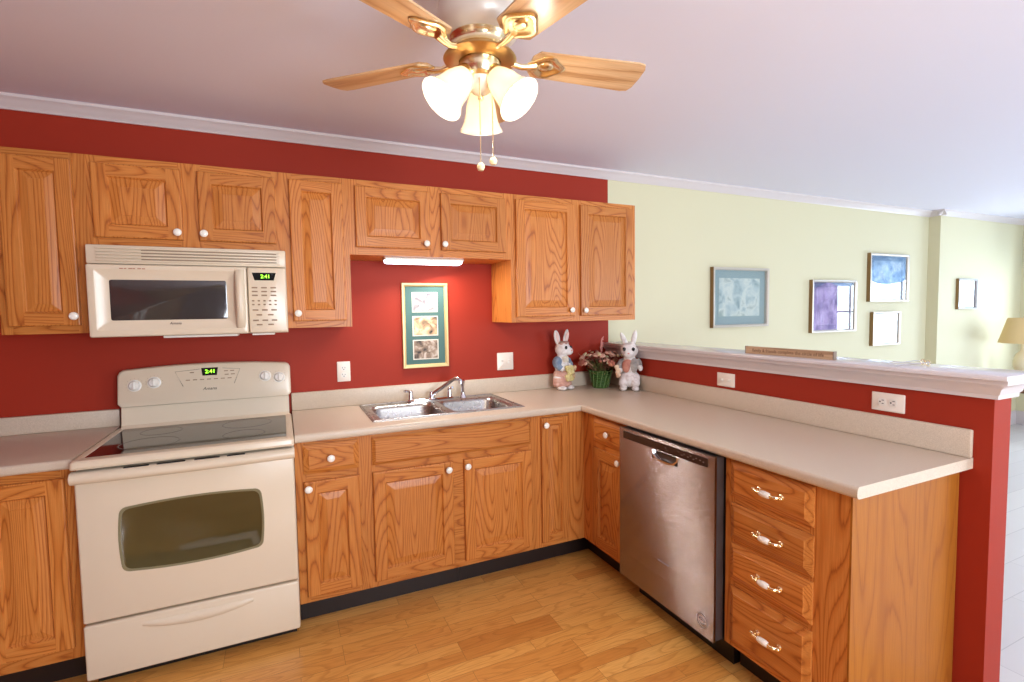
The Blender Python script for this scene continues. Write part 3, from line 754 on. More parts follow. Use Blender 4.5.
# ------------------------------------------------------------------ microwave
c = thing('microwave', (15, 0, 0), 'bisque over-the-range microwave under the short cabinet', 'microwave')
m = MB(); m.box(-14.95, 14.95, -14.1, -0.05, 53.6, 69.0, bev=0.1, seg=1); m.build('housing', bisque, c)
m = MB(); m.box(-14.95, 14.95, -14.95, -14.1, 65.85, 69.0, bev=0.25, seg=2)
for k in range(5): m.box(-13.6, 13.9, -15.28, -14.85, 66.25+k*0.52, 66.55+k*0.52, bev=0.1, seg=2)
gr = m.build('vent_grille', bisque, c)
m = MB()
for k in range(4): m.box(-7.4, 13.4, -14.99, -14.9, 66.58+k*0.52, 66.74+k*0.52)
m.build('grille_slots', simple('tan_slot_shadow', (150, 128, 104), 0.6), gr)
m = MB()
o_ = lambda i, y: rrect(-14.95+i, 8.3-i, 53.65+i, 65.75-i, y, 0.3)
m.rings([o_(0, -14.12), o_(0, -15.2), o_(0.12, -15.42), o_(0.35, -15.5), rrect(-13.9, 6.7, 54.75, 64.9, -15.5, 0.3), rrect(-13.75, 6.5, 54.9, 64.75, -15.42, 0.3),
         rrect(-12.1, 5.1, 56.3, 63.3, -14.95, 0.3), rrect(-11.95, 4.95, 56.45, 63.15, -14.95, 0.3)], None, 0)
dr = m.build('door', bisque, c, angle=20)
mw = simple('dark_microwave_glass', (58, 52, 50), 0.04, spec=0.9)
m = MB(); m.rings([rrect(-12.02, 5.02, 56.38, 63.22, -14.9, 0.35), rrect(-12.02, 5.02, 56.38, 63.22, -14.98, 0.35), rrect(-11.95, 4.95, 56.45, 63.15, -15.0, 0.35)]); m.build('window', mw, dr)
m = MB()
pr = [(0, 0), (0, 0)]; vr = []
for k in range(11):
    t = k/10; z = 54.6 + 10.7*t; q = (4*t*(1-t))**0.5
    vr.append([m.bm.verts.new(Vector((7.25+dx, -15.45-dy*q, z))*S) for dx, dy in ((-0.85, 0.0), (-0.8, 0.9), (-0.45, 1.45), (0.1, 1.5), (0.55, 1.1), (0.75, 0.0))])
for a, b_ in zip(vr, vr[1:]):
    for k in range(5): m.bm.faces.new((a[k], a[k+1], b_[k+1], b_[k]))
m.build('handle', bisque, dr, angle=60)
lettering('Amana', 0.62, ink, dr, (-2.9, -15.52, 55.75), name='maker_lettering', shear=0.25)
m = MB()
for k, wd in enumerate((0.5, 0.35, 0.55, 0.3, 0.5, 0.45)): m.box(-10.4+k*0.62, -10.4+k*0.62+wd, -15.53, -15.49, 64.98, 65.14)
m.build('faint_marking', ink_red, dr)
m = MB()
o_ = lambda i, y: rrect(8.42+i, 14.95-i, 53.65+i, 65.75-i, y, 0.3)
m.rings([o_(0, -14.12), o_(0, -15.0), o_(0.15, -15.3), o_(0.4, -15.4)])
cp_ = m.build('control_panel', bisque, c)
m = MB(); m.prism([(9.2, 64.75), (13.2, 64.75), (12.8, 63.35), (9.6, 63.35)], 'y', -15.44, -15.38); m.build('display', lcd_black, cp_)
lettering('2:41', 0.95, led_green, cp_, (11.4, -15.46, 64.05), name='clock_digits')
m = MB()
rows = [(62.0, 3, 0.95), (61.3, 3, 0.95), (60.6, 3, 0.95), (59.6, 5, 0.4), (58.9, 5, 0.4), (57.9, 3, 0.95), (57.0, 2, 0.95), (56.0, 3, 0.95), (55.2, 2, 0.95)]
for z, n, wd in rows:
    for k in range(n):
        x = 11.1 + (k-(n-1)/2)*(1.55 if n == 3 else 0.93 if n == 5 else 1.9)
        m.box(x-wd/2, x+wd/2, -15.43, -15.38, z-0.13, z+0.13, bev=0.04, seg=1)
m.build('keypad', ink_faint, cp_)
m = MB(); m.box(-5.0, 6.5, -14.4, -11.0, 53.2, 53.6, bev=0.1, seg=1); m.box(8.8, 12.6, -14.6, -12.4, 53.25, 53.6, bev=0.1, seg=1); m.build('underside_lamp_cover', white_plastic, c)

# ------------------------------------------------------------------ dishwasher (local x towards camera)
c = thing('dishwasher', (114, -40, 0), 'stainless steel dishwasher under the peninsula countertop', 'dishwasher', rz=RP)
m = MB(); m.box(0.15, 23.85, -24.0, -1, 4.6, 34.3); m.build('tub', black_plastic, c)
m = MB(); m.box(0.4, 23.6, -21.5, -3, 0.0, 4.6); m.build('toe_panel', black_plastic, c)
m = MB(); m.box(0.3, 23.7, -25.7, -24.0, 5.0, 34.2, bev=0.1, seg=1); m.build('door_liner', simple('dark_grey_door_edge', (70, 62, 60), 0.35), c)
# steel skin with a pocket cut for the handle
m = MB(); YS = -26.15; hx0, hx1, hz0, hz1 = 9.6, 15.9, 30.6, 32.15
xs = [0.2, hx0, hx1, 23.8]; zs = [5.0, hz0, hz1, 34.3]; v = {}
def V(i, j):
    if (i, j) not in v: v[i, j] = m.bm.verts.new((xs[i]*S, YS*S, zs[j]*S))
    return v[i, j]
fs = [m.bm.faces.new((V(i,j), V(i+1,j), V(i+1,j+1), V(i,j+1))) for i in range(3) for j in range(3) if not (i == 1 and j == 1)]
g = bmesh.ops.extrude_face_region(m.bm, geom=fs)
for e in g['geom']:
    if isinstance(e, bmesh.types.BMVert): e.co.y = -25.72*S
dr = m.build('door_skin', steel, c, angle=30)
m = MB()
hp = lambda i, y: [(hx0+i, y, hz1), (hx0+0.1+i, y, hz1-0.7+i*0.3), (hx0+0.9+i, y, hz0+0.2+i), (hx0+1.8, y, hz0+i), (hx1-1.8, y, hz0+i), (hx1-0.9-i, y, hz0+0.2+i), (hx1-0.1-i, y, hz1-0.7+i*0.3), (hx1-i, y, hz1)]
m.rings([hp(-0.15, YS-0.0), hp(-0.1, YS-0.14), hp(0.12, YS-0.12), hp(0.3, YS+0.2), hp(0.6, -24.9)], None, 0)
m.quad([(hx0, YS+0.1, hz1), (hx1, YS+0.1, hz1), (hx1, -24.9, hz1+0.01), (hx0, -24.9, hz1+0.01)])
m.build('pocket_handle', chrome, dr, angle=40)
m = MB(); m.box(1.4, 22.4, YS-0.07, YS+0.02, 32.35, 33.75, bev=0.05, seg=1); cpn = m.build('control_strip', simple('dark_brown_control_strip', (52, 40, 38), 0.2), dr)
m = MB()
pale = simple('pale_legend', (176, 164, 158), 0.5); faint_legend = simple('faint_legend', (120, 106, 102), 0.5)
for x, z in ((13.1, 33.2), (13.4, 32.8), (16.2, 33.3), (16.9, 32.9), (17.5, 33.2), (18.3, 32.95), (18.9, 33.3), (19.5, 32.9), (20.1, 33.2), (20.9, 33.1), (21.6, 33.0)):
    m = MB(); m.box(x-0.13, x+0.13, YS-0.09, YS-0.05, z-0.08, z+0.08, bev=0.03, seg=1); m.build('button_legend', faint_legend, cpn)
m = MB(); m.lathe([(0.95, 0), (1.15, 0), (1.15, 0.04), (0.95, 0.04), (0.95, 0)], (0,0,0), (0,-1,0), 28)
for a0 in (20, 200):
    m.tube([(0.62*math.cos(R(a0+a)), -0.03, 0.5*math.sin(R(a0+a))) for a in range(0, 150, 15)], [0.05+0.012*k for k in range(10)], 6)
m.tube([(-0.5, -0.03, 0.12), (0, -0.03, 0.2), (0.5, -0.03, 0.1)], 0.1, 6)
m.build('round_badge', pale, dr, (21.5, YS, 7.4))
m = MB()
for k, wd in enumerate((0.5, 0.3, 0.4, 0.35, 0.45)): m.box(k*0.56, k*0.56+wd, YS-0.03, YS, 12.6, 12.75)
m.build('faint_marking', simple('faint_etched_mark', (150, 138, 134), 0.4), dr, (11.2, 0, 0))

# ------------------------------------------------------------------ lamp under the cabinet
c = thing('under_cabinet_light', (58.3, -8.2, MZ), 'lit white strip lamp under the short sink cabinet', 'lamp')
m = MB(); m.box(-8.9, 8.9, -1.7, 1.7, -0.5, -0.01, bev=0.1, seg=1); m.build('housing', white_plastic, c)
m = MB(); m.rings([rrect_z(-8.6, 8.6, -1.6, 1.6, -0.45, 0.4), rrect_z(-8.6, 8.6, -1.6, 1.6, -0.95, 0.4), rrect_z(-8.3, 8.3, -1.2, 1.2, -1.25, 0.4)]); m.build('lens', tube_mat, c, angle=60)
area_light('under_cabinet_glow', (58.3, -8.2, MZ-1.4), (0.2, -0.35, -1), 16.6, 2.2, 6.5, (1.0, 0.95, 0.87))

# ------------------------------------------------------------------ ceiling fan with three lamps
FC = Vector((50.4, -64.6, 0))
c = thing('ceiling_fan', (FC.x, FC.y, ZC), 'five-blade ceiling fan with brass fittings and three lit glass shades', 'ceiling fan')
def zl(z): return z - ZC
blade_wood = oak('honey_fan_blade_wood', 'x', srgb(214, 176, 134), srgb(206, 162, 116), srgb(178, 130, 86), rough=0.3, bands=6)
m = MB(); m.lathe([(0, zl(95.98)), (3.4, zl(95.98)), (3.9, zl(94.5)), (4.4, zl(92.0)), (4.75, zl(90.2)), (4.7, zl(89.0)), (4.3, zl(88.1)), (3.6, zl(87.6)), (3.4, zl(87.5))], seg=40); m.build('motor_housing', nickel, c, angle=50)
m = MB(); m.lathe([(3.3, zl(87.7)), (3.5, zl(87.4)), (3.35, zl(87.1)), (3.1, zl(86.8)), (3.15, zl(86.4)), (3.35, zl(86.1)), (3.1, zl(85.8)), (2.8, zl(85.6))], seg=40); m.build('brass_band', brass, c, angle=60)
m = MB(); m.lathe([(2.6, zl(85.7)), (4.0, zl(85.6)), (4.15, zl(85.35)), (3.9, zl(85.1)), (2.4, zl(85.0))], seg=40); m.build('flywheel', old_brass, c, angle=50)
m = MB(); m.lathe([(2.3, zl(85.4)), (2.3, zl(84.4)), (2.15, zl(83.6)), (1.9, zl(83.2)), (1.7, zl(83.1))], seg=32); m.build('switch_cup', brass, c, angle=60)
m = MB(); m.lathe([(1.75, zl(83.3)), (1.7, zl(82.8)), (1.35, zl(82.2)), (1.05, zl(81.8)), (0.4, zl(81.5)), (0, zl(81.5))], seg=28); lk = m.build('light_hub', white_plastic, c, angle=60)
m = MB(); m.lathe([(0.3, zl(81.35)), (0.32, zl(81.1)), (0.2, zl(80.9)), (0, zl(80.85))], seg=14); m.build('finial', brass, lk)
BZ0 = zl(85.7)
for k in range(5):
    a = R(-8 + 72*k)
    # blade: long board with clipped corners, pitched
    m = MB()
    r0, r1, w0, w1 = 6.0, 20.3, 2.1, 2.6
    out = [(r0+0.7, -w0), (r0, -w0+0.9), (r0, w0-0.9), (r0+0.7, w0), (r1-1.3, w1), (r1-0.45, w1-0.2), (r1-0.1, w1-0.9), (r1, 0), (r1-0.1, -w1+0.9), (r1-0.45, -w1+0.2), (r1-1.3, -w1)]
    m.prism(out, 'z', -0.11, 0.11)
    b = m.build('blade', blade_wood, c, (0, 0, BZ0), rot=(Matrix.Rotation(a, 3, 'Z') @ Matrix.Rotation(R(-11), 3, 'X')).to_euler())
    # blade iron: arm and scalloped medallion under the blade
    m = MB()
    m.tube([(2.9, 0, 0.15), (3.9, 0, -0.35), (4.9, 0, -0.55), (5.8, 0, -0.45), (6.6, 0, -0.25)], [0.5, 0.38, 0.34, 0.42, 0.5], 10)
    sc = []
    for i in range(40):
        t = 2*PI*i/40
        rad = 1.0 + 0.10*math.cos(4*t)
        sc.append((7.9 + 2.15*rad*math.cos(t), 1.75*rad*math.sin(t)))
    ring = lambda s_, z: [(7.9+(x-7.9)*s_, y*s_, z) for x, y in sc]
    m.rings([ring(1.0, -0.13), ring(1.02, -0.28), ring(0.9, -0.42), ring(0.72, -0.36), ring(0.62, -0.2)], None, 0)
    m.ball((7.9, 0, -0.2), (0.95, 0.75, 0.22), seg=14, rings=6)
    m.build('blade_bracket', brass, b, angle=60)
def shade(az, tilt=43, rad=1.15, zz=84.0):
    a = R(az); out = Vector((math.cos(a), math.sin(a), 0)); ax = (out*math.sin(R(tilt)) + Vector((0,0,-1))*math.cos(R(tilt))).normalized()
    p = out*rad + Vector((0, 0, zl(zz)))
    m = MB(); m.tube([out*1.2 + Vector((0,0,zl(83.0))), out*1.8 + Vector((0,0,zl(83.5))), p, p+ax*0.6], [0.45, 0.42, 0.5, 0.7], 12)
    m.lathe([(0.75, -0.1), (1.15, 0.15), (1.2, 0.8), (1.05, 0.85)], p+ax*0.35, ax, 20); arm = m.build('lamp_arm', brass, lk, angle=60)
    q = p + ax*0.75
    m = MB()
    prof = [(1.05, 0.0), (1.2, 0.45), (1.5, 1.1), (1.72, 1.9), (1.85, 2.8), (2.02, 3.6), (2.3, 4.25), (2.55, 4.6), (2.62, 4.75), (2.5, 4.78), (2.2, 4.3), (1.92, 3.6), (1.76, 2.8), (1.62, 1.9), (1.4, 1.1), (1.1, 0.5), (0.95, 0.05)]
    m.lathe(prof, (0,0,0), ax, 32)
    sh = m.build('lamp_shade', frosted_glass, c, q, angle=80)
    m = MB(); m.lathe([(0.45, 0.2), (0.5, 0.8), (0.75, 1.4), (1.0, 2.1), (1.05, 2.6), (0.85, 3.15), (0.45, 3.45), (0, 3.5)], (0,0,0), ax, 18); m.build('bulb', bulb_mat, sh, angle=80)
    # the lamp's own light, at the shade's mouth
    d = bpy.data.lights.new('fan_lamp', 'POINT'); d.energy = 1.9; d.color = (1.0, 0.90, 0.75); d.shadow_soft_size = 0.03
    lo = bpy.data.objects.new('fan_lamp', d); COL.objects.link(lo)
    lo.location = Vector((FC.x, FC.y, ZC))*S + (q + ax*5.9)*S
for az in (188, 308): shade(az)
shade(68, 30, 1.6, 83.8)
for x, y, zt, zb in ((-0.75, -1.6, 82.6, 73.0), (1.05, -0.9, 82.2, 74.0)):
    m = MB(); z = zt
    while z > zb+0.5:
        m.ball((x, y, zl(z)), 0.075, seg=6, rings=4); z -= 0.14
    m.tube([(x, y, zl(zt)), (x, y, zl(zb+0.4))], 0.03, 6); ch = m.build('pull_chain', brass, c)
    m = MB(); m.lathe([(0, 0.45), (0.25, 0.4), (0.42, 0.15), (0.44, -0.1), (0.3, -0.4), (0, -0.48)], (x, y, zl(zb)), (0,0,1), 14); m.build('pull_knob', simple('cream_pull_knob', (238, 214, 170), 0.3), ch)

# ------------------------------------------------------------------ outlets and switch plates
def plate(root, w, h, mats=off_white_plate):
    m = MB(); m.rings([rrect(-w/2, w/2, -h/2, h/2, 0, 0.12), rrect(-w/2, w/2, -h/2, h/2, -0.12, 0.12), rrect(-w/2+0.15, w/2-0.15, -h/2+0.15, h/2-0.15, -0.22, 0.1)]); return m.build('cover_plate', mats, root)
def receptacle(root, x, z, vertical=True):
    """one pair of sockets"""
    for s in (-1, 1):
        dx, dz = (0, s*0.77) if vertical else (s*0.77, 0)
        m = MB(); m.rings([rrect(-0.62, 0.62, -0.55, 0.55, -0.2, 0.4), rrect(-0.62, 0.62, -0.55, 0.55, -0.27, 0.4)])
        sk = m.build('socket', white_plastic, root, (x+dx, 0, z+dz), rot=None if vertical else (0, R(90), 0))
        m = MB(); m.box(-0.32, -0.22, -0.285, -0.26, -0.05, 0.28); m.box(0.2, 0.3, -0.285, -0.26, -0.02, 0.25); m.lathe([(0, 0), (0.12, 0), (0.12, 0.02), (0, 0.02)], (0, -0.262, -0.28), (0,-1,0), 10)
        m.build('slots', slot_dark, sk)
def toggle(root, x, z, rot=None):
    m = MB(); m.box(-0.3, 0.3, -0.26, -0.2, -0.55, 0.55, bev=0.03, seg=1); m.prism([(-0.2, -0.2), (-0.62, 0.28), (-0.55, 0.4), (-0.2, 0.2)], 'x', -0.15, 0.15); m.build('toggle', white_plastic, root, (x, 0, z), rot=rot)
c = thing('wall_outlet', (41.25, -0.01, 43.9), 'white duplex outlet on the red wall between range and sink', 'outlet'); plate(c, 2.85, 4.55); receptacle(c, 0, 0)
c = thing('light_switch', (81.45, -0.01, 44.05), 'white double switch plate on the red wall right of the sink', 'light switch'); plate(c, 4.55, 4.5); toggle(c, -0.92, 0); toggle(c, 0.92, 0)
c = thing('light_switch', (113.99, -42.15, 41.8), 'small white switch plate on the half wall near the corner figurines', 'light switch', rz=RP); plate(c, 4.55, 2.85); toggle(c, -0.9, 0, (0, R(90), 0)); toggle(c, 0.9, 0, (0, R(90), 0))
c = thing('wall_outlet', (113.99, -73.4, 41.95), 'white sideways outlet on the half wall near its open end', 'outlet', rz=RP); plate(c, 4.65, 2.85); receptacle(c, 0, 0, False)

# ------------------------------------------------------------------ pictures
gold_frame = simple('pale_gold_frame', (214, 186, 132), 0.35, metal=0.3)
silver_frame = simple('champagne_silver_frame', (206, 198, 184), 0.3, metal=0.5)
bronze_side = simple('bronze_frame_side', (136, 104, 58), 0.45)
def blotch(name, cols, scale=18, seed=0, detail=3):
    mt, nt, b = new_mat(name); L = nt.links.new
    tc = N(nt, 'ShaderNodeTexCoord'); mp = N(nt, 'ShaderNodeMapping'); mp.inputs['Location'].default_value = (seed*3.1, seed*1.7, seed*2.3); L(tc.outputs['Object'], mp.inputs['Vector'])
    nz = N(nt, 'ShaderNodeTexNoise'); nz.inputs['Scale'].default_value = scale; nz.inputs['Detail'].default_value = detail; nz.inputs['Distortion'].default_value = 0.8
    L(mp.outputs[0], nz.inputs['Vector'])
    st = [(0.3 + 0.42*i/(len(cols)-1), srgb(*c_)) for i, c_ in enumerate(cols)]
    rp = ramp(nt, st); L(nz.outputs['Fac'], rp.inputs['Fac']); L(rp.outputs['Color'], b.inputs['Base Color'])
    b.inputs['Roughness'].default_value = 0.7; return mt
def picture(x0, x1, z0, z1, label, depth=1.4, fw=0.8, fmats=None, mat_col=(110, 140, 140), yb=0.0, mw_=None, art=None, cat='picture', group=None, name='framed_picture', glass=None):
    """moulded frame, mat board, art and a glass pane; hung on the wall at y=yb"""
    c = thing(name, ((x0+x1)/2, yb-0.01, z0), label, cat, group)
    w, h = x1-x0, z1-z0
    q = lambda i, y: rect(-w/2+i, w/2-i, i, h-i, y)
    m = MB(); m.rings([q(0, 0), q(0, -depth+0.1), q(0.1, -depth), q(fw*0.5, -depth), q(fw*0.8, -depth+0.15), q(fw, -depth+0.4), q(fw, -0.1)], [1, 0, 0, 0, 0, 0], 0, close=False)
    m.build('frame', fmats or [silver_frame, bronze_side], c, angle=20)
    m = MB(); m.box(-w/2+fw*0.9, w/2-fw*0.9, -0.3, -0.1, fw*0.9, h-fw*0.9); m.build('mat_board', simple('mat_board', mat_col, 0.8), c)
    for i, (a0, a1, b0, b1, am, bm_) in enumerate(art or []):
        m = MB(); m.box(a0-0.25, a1+0.25, -0.36, -0.29, b0-0.25, b1+0.25); bo = m.build('art_border', bm_, c)
        m = MB(); m.box(a0, a1, -0.39, -0.35, b0, b1); m.build('art_print', am, bo)
    m = MB(); m.box(-w/2+fw*0.95, w/2-fw*0.95, -depth+0.62, -depth+0.56, fw*0.95, h-fw*0.95); m.build('glass', glass or pane_glass, c)
    return c
cream_line = simple('cream_art_border', (226, 220, 206), 0.7)
arts = [blotch('soft_figures_upper', [(92, 88, 104), (180, 172, 168), (226, 220, 210)], 22, 1), blotch('soft_figures_middle', [(52, 50, 48), (214, 172, 132), (232, 216, 198)], 18, 5), blotch('soft_figures_lower', [(48, 44, 44), (150, 128, 110), (224, 212, 200)], 22, 9)]
picture(54.75, 66.0, 43.75, 64.1, 'tall narrow frame of three small prints on the red wall above the sink', depth=0.8, fw=0.85, fmats=[gold_frame, gold_frame], mat_col=(74, 108, 104),
        art=[(-2.9, 2.9, 13.6, 17.9, arts[0], cream_line), (-2.9, 2.9, 7.9, 12.2, arts[1], cream_line), (-2.9, 2.9, 2.2, 6.5, arts[2], cream_line)])
G = 'framed pictures on the yellow living room wall'
mirror_glass = glass_pane('strong_picture_glass', boost=3.2)
picture(153.3, 178.7, 50.8, 70.2, 'square silver-framed picture with teal mat, nearest the kitchen on the yellow wall', 1.5, 0.9, mat_col=(142, 166, 172), group=G,
        art=[(-9.3, 9.3, 3.6, 16.0, blotch('pale_teal_landscape', [(134, 160, 166), (176, 196, 198), (208, 218, 212), (150, 172, 170)], 9, 3, 5), simple('teal_inner_line', (140, 168, 170), 0.7))])
picture(201.1, 226.4, 47.7, 66.8, 'square picture second along the yellow wall, lilac glare on its glass', 1.5, 0.9, mat_col=(96, 92, 112), group=G, glass=mirror_glass,
        art=[(-8.8, 8.8, 3.0, 16.2, blotch('muted_plum_print', [(70, 66, 92), (120, 108, 132), (150, 140, 160)], 8, 7, 4), simple('plum_line', (130, 124, 140), 0.7))])
picture(234.6, 260.2, 58.8, 77.5, 'upper picture of the stacked pair, reflecting a bright window with blue valance', 1.5, 0.9, mat_col=(90, 106, 120), group=G, glass=mirror_glass,
        art=[(-8.8, 8.8, 3.0, 15.8, blotch('muted_blue_print', [(80, 100, 120), (130, 150, 166), (160, 176, 186)], 8, 11, 4), simple('blue_line', (120, 140, 156), 0.7))])
picture(237.1, 255.2, 41.6, 54.8, 'small lower picture of the stacked pair, reflecting white daylight', 1.5, 0.8, mat_col=(100, 110, 124), group=G, glass=mirror_glass,
        art=[(-6.2, 6.2, 2.2, 11.0, blotch('muted_grey_print', [(96, 104, 120), (140, 150, 164), (176, 184, 194)], 9, 13, 4), simple('grey_line', (136, 146, 160), 0.7))])
picture(289.2, 304.3, 55.2, 68.2, 'small silver-framed picture alone beyond the step in the wall', 1.2, 0.9, mat_col=(188, 194, 198), yb=-JD, group=G, glass=mirror_glass, fmats=[simple('grey_silver_frame', (156, 152, 150), 0.35, metal=0.4), bronze_side],
        art=[(-4.6, 4.6, 2.8, 10.2, blotch('very_pale_print', [(196, 202, 206), (222, 226, 228), (238, 240, 240)], 9, 17, 4), simple('pale_line', (210, 214, 216), 0.7))])

# ------------------------------------------------------------------ things on the ledge
LZ = HZ+3.4
c = thing('wooden_sign', (114.4, -55.8, LZ), 'long thin wooden sign with carved words standing on the white ledge', 'sign', rz=RP)
sw = oak('weathered_tan_sign_wood', 'x', srgb(204, 172, 138), srgb(194, 160, 126), srgb(166, 132, 100), rough=0.6, bands=5)
m = MB(); m.box(-8.9, 8.9, -0.35, 0.35, 0.0, 1.45, bev=0.06, seg=1); bd = m.build('board', sw, c)
lettering('family & friends complete the circle of life', 0.86, simple('burnt_brown_letters', (112, 78, 50), 0.7), bd, (0, -0.36, 0.72), ext=0.015)
m = MB()
for s in (-1, 1): m.box(s*8.9-0.12, s*8.9+0.12, -0.4, 0.4, -0.0, 1.5, bev=0.05, seg=1)
m.build('end_cap', simple('grey_sign_end', (140, 122, 106), 0.6), c)
c = thing('eyeglasses', (116.2, -77.2, LZ), 'small shiny wire eyeglasses lying on the white ledge', 'eyeglasses', rz=R(48))
m = MB()
for s in (-1, 1):
    m.tube([(s*0.8+0.58*math.cos(R(a)), 0.1, 0.55+0.45*math.sin(R(a))) for a in range(0, 361, 20)], 0.07, 6, ends=False)
m.tube([(-0.24, 0.1, 0.65), (0, 0.05, 0.76), (0.24, 0.1, 0.65)], 0.07, 6); m.build('frame_front', brass, c)
for s in (-1, 1):
    m = MB(); m.tube([(s*1.38, 0.1, 0.7), (s*1.42, 0.9, 0.66), (s*1.3, 3.4, 0.35), (s*1.2, 4.4, 0.1)], 0.07, 6); m.build('temple', chrome, c)
    m = MB(); m.lathe([(0, 0), (0.5, 0), (0.5, 0.04), (0, 0.04)], (s*0.8, 0.12, 0.55), (0,-1,0), 18); m.build('lens', pane_glass, c)

# ------------------------------------------------------------------ rabbit figurines and dried flowers in the corner
def blob(balls, tubes, name, mat, parent, vox=0.16, smooth=True):
    """one continuous surface grown over overlapping balls and tubes"""
    m = MB()
    for b in balls: m.ball(b[0], b[1], rot=b[2] if len(b) > 2 else None, seg=16, rings=10)
    for pts, rs in tubes: m.tube(pts, rs, 10)
    o = m.build(name, mat, parent)
    md = o.modifiers.new('join', 'REMESH'); md.mode = 'VOXEL'; md.voxel_size = vox*S; md.use_smooth_shade = True
    bpy.context.view_layer.update()
    me = bpy.data.meshes.new_from_object(o.evaluated_get(bpy.context.evaluated_depsgraph_get()))
    me.materials.clear(); me.materials.append(mat)
    o.modifiers.clear(); old = o.data; o.data = me; bpy.data.meshes.remove(old); me.name = name
    for p in me.polygons: p.use_smooth = True
    return o
from mathutils import Euler
fur = blotch('white_grey_figurine_fur', [(206, 196, 190), (232, 226, 222), (242, 238, 234)], 30, 2)
eye_black = simple('glossy_black_eye', (12, 10, 10), 0.08)
pink = simple('soft_pink_clay', (222, 164, 150), 0.5)
E_ = lambda x, y, z: Euler((R(x), R(y), R(z)))
# lady rabbit, turned slightly to its left
c = thing('rabbit_figurine', (96.3, -4.0, 36.0), 'rabbit figurine in blue sleeve and pink skirt holding yellow flowers, left of the basket', 'figurine', 'rabbit figurines in the corner', rz=R(14))
blob([((0, -0.2, 10.9), (2.15, 2.0, 2.05)), ((0.85, -1.45, 10.3), (1.35, 1.25, 1.1)), ((0, 0, 8.8), (1.5, 1.3, 1.4)), ((0, 0.1, 6.4), (2.2, 1.7, 2.6)), ((0, 0.1, 2.9), (2.7, 1.9, 2.6)),
      ((-1.3, -1.2, 0.6), (1.1, 1.5, 0.62)), ((1.5, -1.2, 0.6), (1.1, 1.5, 0.62)), ((-1.75, 0.1, 13.9), (1.0, 0.42, 2.15), E_(0, -16, 0)), ((1.6, 0.2, 14.0), (0.8, 0.42, 2.2), E_(0, 18, 0))],
     [([(-1.9, 0, 8.0), (-2.3, -0.7, 6.6), (-1.4, -1.9, 5.4)], [0.8, 0.75, 0.6]), ([(1.9, 0, 8.0), (2.3, -0.7, 6.6), (1.2, -1.9, 5.3)], [0.8, 0.75, 0.6])], 'body', fur, c)
for x, a in ((-1.78, -16), (1.63, 18)):
    m = MB(); m.ball((x, -0.28, 13.9), (0.55, 0.16, 1.6), rot=E_(0, a, 0)); m.build('inner_ear', simple('pale_pink_ear', (226, 196, 186), 0.6), c)
for x, y in ((-0.5, -2.05), (1.65, -1.6)):
    m = MB(); m.ball((x, y, 11.3), (0.42, 0.3, 0.48)); m.build('eye', eye_black, c)
m = MB(); m.ball((0.95, -2.65, 10.55), (0.3, 0.22, 0.22)); m.build('nose', pink, c)
blob([((0, 0.0, 1.5), (3.0, 2.1, 1.1)), ((0, 0.1, 2.4), (2.9, 2.05, 2.2)), ((0, 0.1, 4.0), (2.6, 2.0, 1.8))], [], 'skirt', blotch('pink_beige_skirt', [(186, 132, 118), (208, 160, 142), (220, 186, 166)], 20, 4), c)
blue_cloth = blotch('slate_blue_jacket', [(96, 116, 140), (128, 146, 166), (150, 164, 176)], 26, 6)
blob([((-1.5, 0.2, 7.3), (1.35, 1.4, 1.7)), ((1.4, 0.2, 7.4), (1.2, 1.3, 1.6)), ((0, 0.45, 7.2), (1.7, 1.35, 1.6))], [([(-1.9, 0, 8.0), (-2.4, -0.6, 6.7), (-1.8, -1.5, 5.7)], [0.95, 0.95, 0.8]), ([(1.9, 0, 8.0), (2.4, -0.6, 6.7), (1.8, -1.4, 5.8)], [0.9, 0.85, 0.7])], 'jacket', blue_cloth, c)
blob([((0.15, -0.9, 8.6), (1.2, 0.75, 0.55)), ((-0.3, -1.2, 7.9), (0.6, 0.45, 0.7)), ((0.6, -1.2, 7.9), (0.6, 0.45, 0.7))], [], 'bow_collar', blotch('cream_bow', [(214, 200, 178), (232, 222, 204)], 30, 3), c)
blob([((0.0, 0.1, 12.45), (1.75, 1.6, 0.55)), ((-1.1, -0.9, 12.4), 0.55), ((1.1, -0.8, 12.4), 0.55), ((0, -1.3, 12.4), 0.55)], [], 'flower_crown', blotch('dusty_rose_crown', [(140, 100, 92), (190, 150, 136), (170, 150, 120)], 40, 8), c)
random.seed(4)
blob([((0.6+random.uniform(-1.1, 1.1), -2.1+random.uniform(-0.35, 0.25), 4.6+random.uniform(-1.9, 1.6)), random.uniform(0.42, 0.62)) for _ in range(34)], [], 'bouquet', blotch('yellow_flowers', [(196, 174, 110), (220, 204, 140), (232, 220, 170)], 40, 5), c, vox=0.14)
blob([((2.4+random.uniform(-0.5, 0.6), -1.5+random.uniform(-0.3, 0.3), 4.6+random.uniform(-1.6, 1.4)), random.uniform(0.35, 0.55)) for _ in range(16)], [], 'flower_trim', blotch('tan_flowers', [(168, 128, 96), (212, 176, 136), (224, 196, 160)], 40, 7), c, vox=0.14)
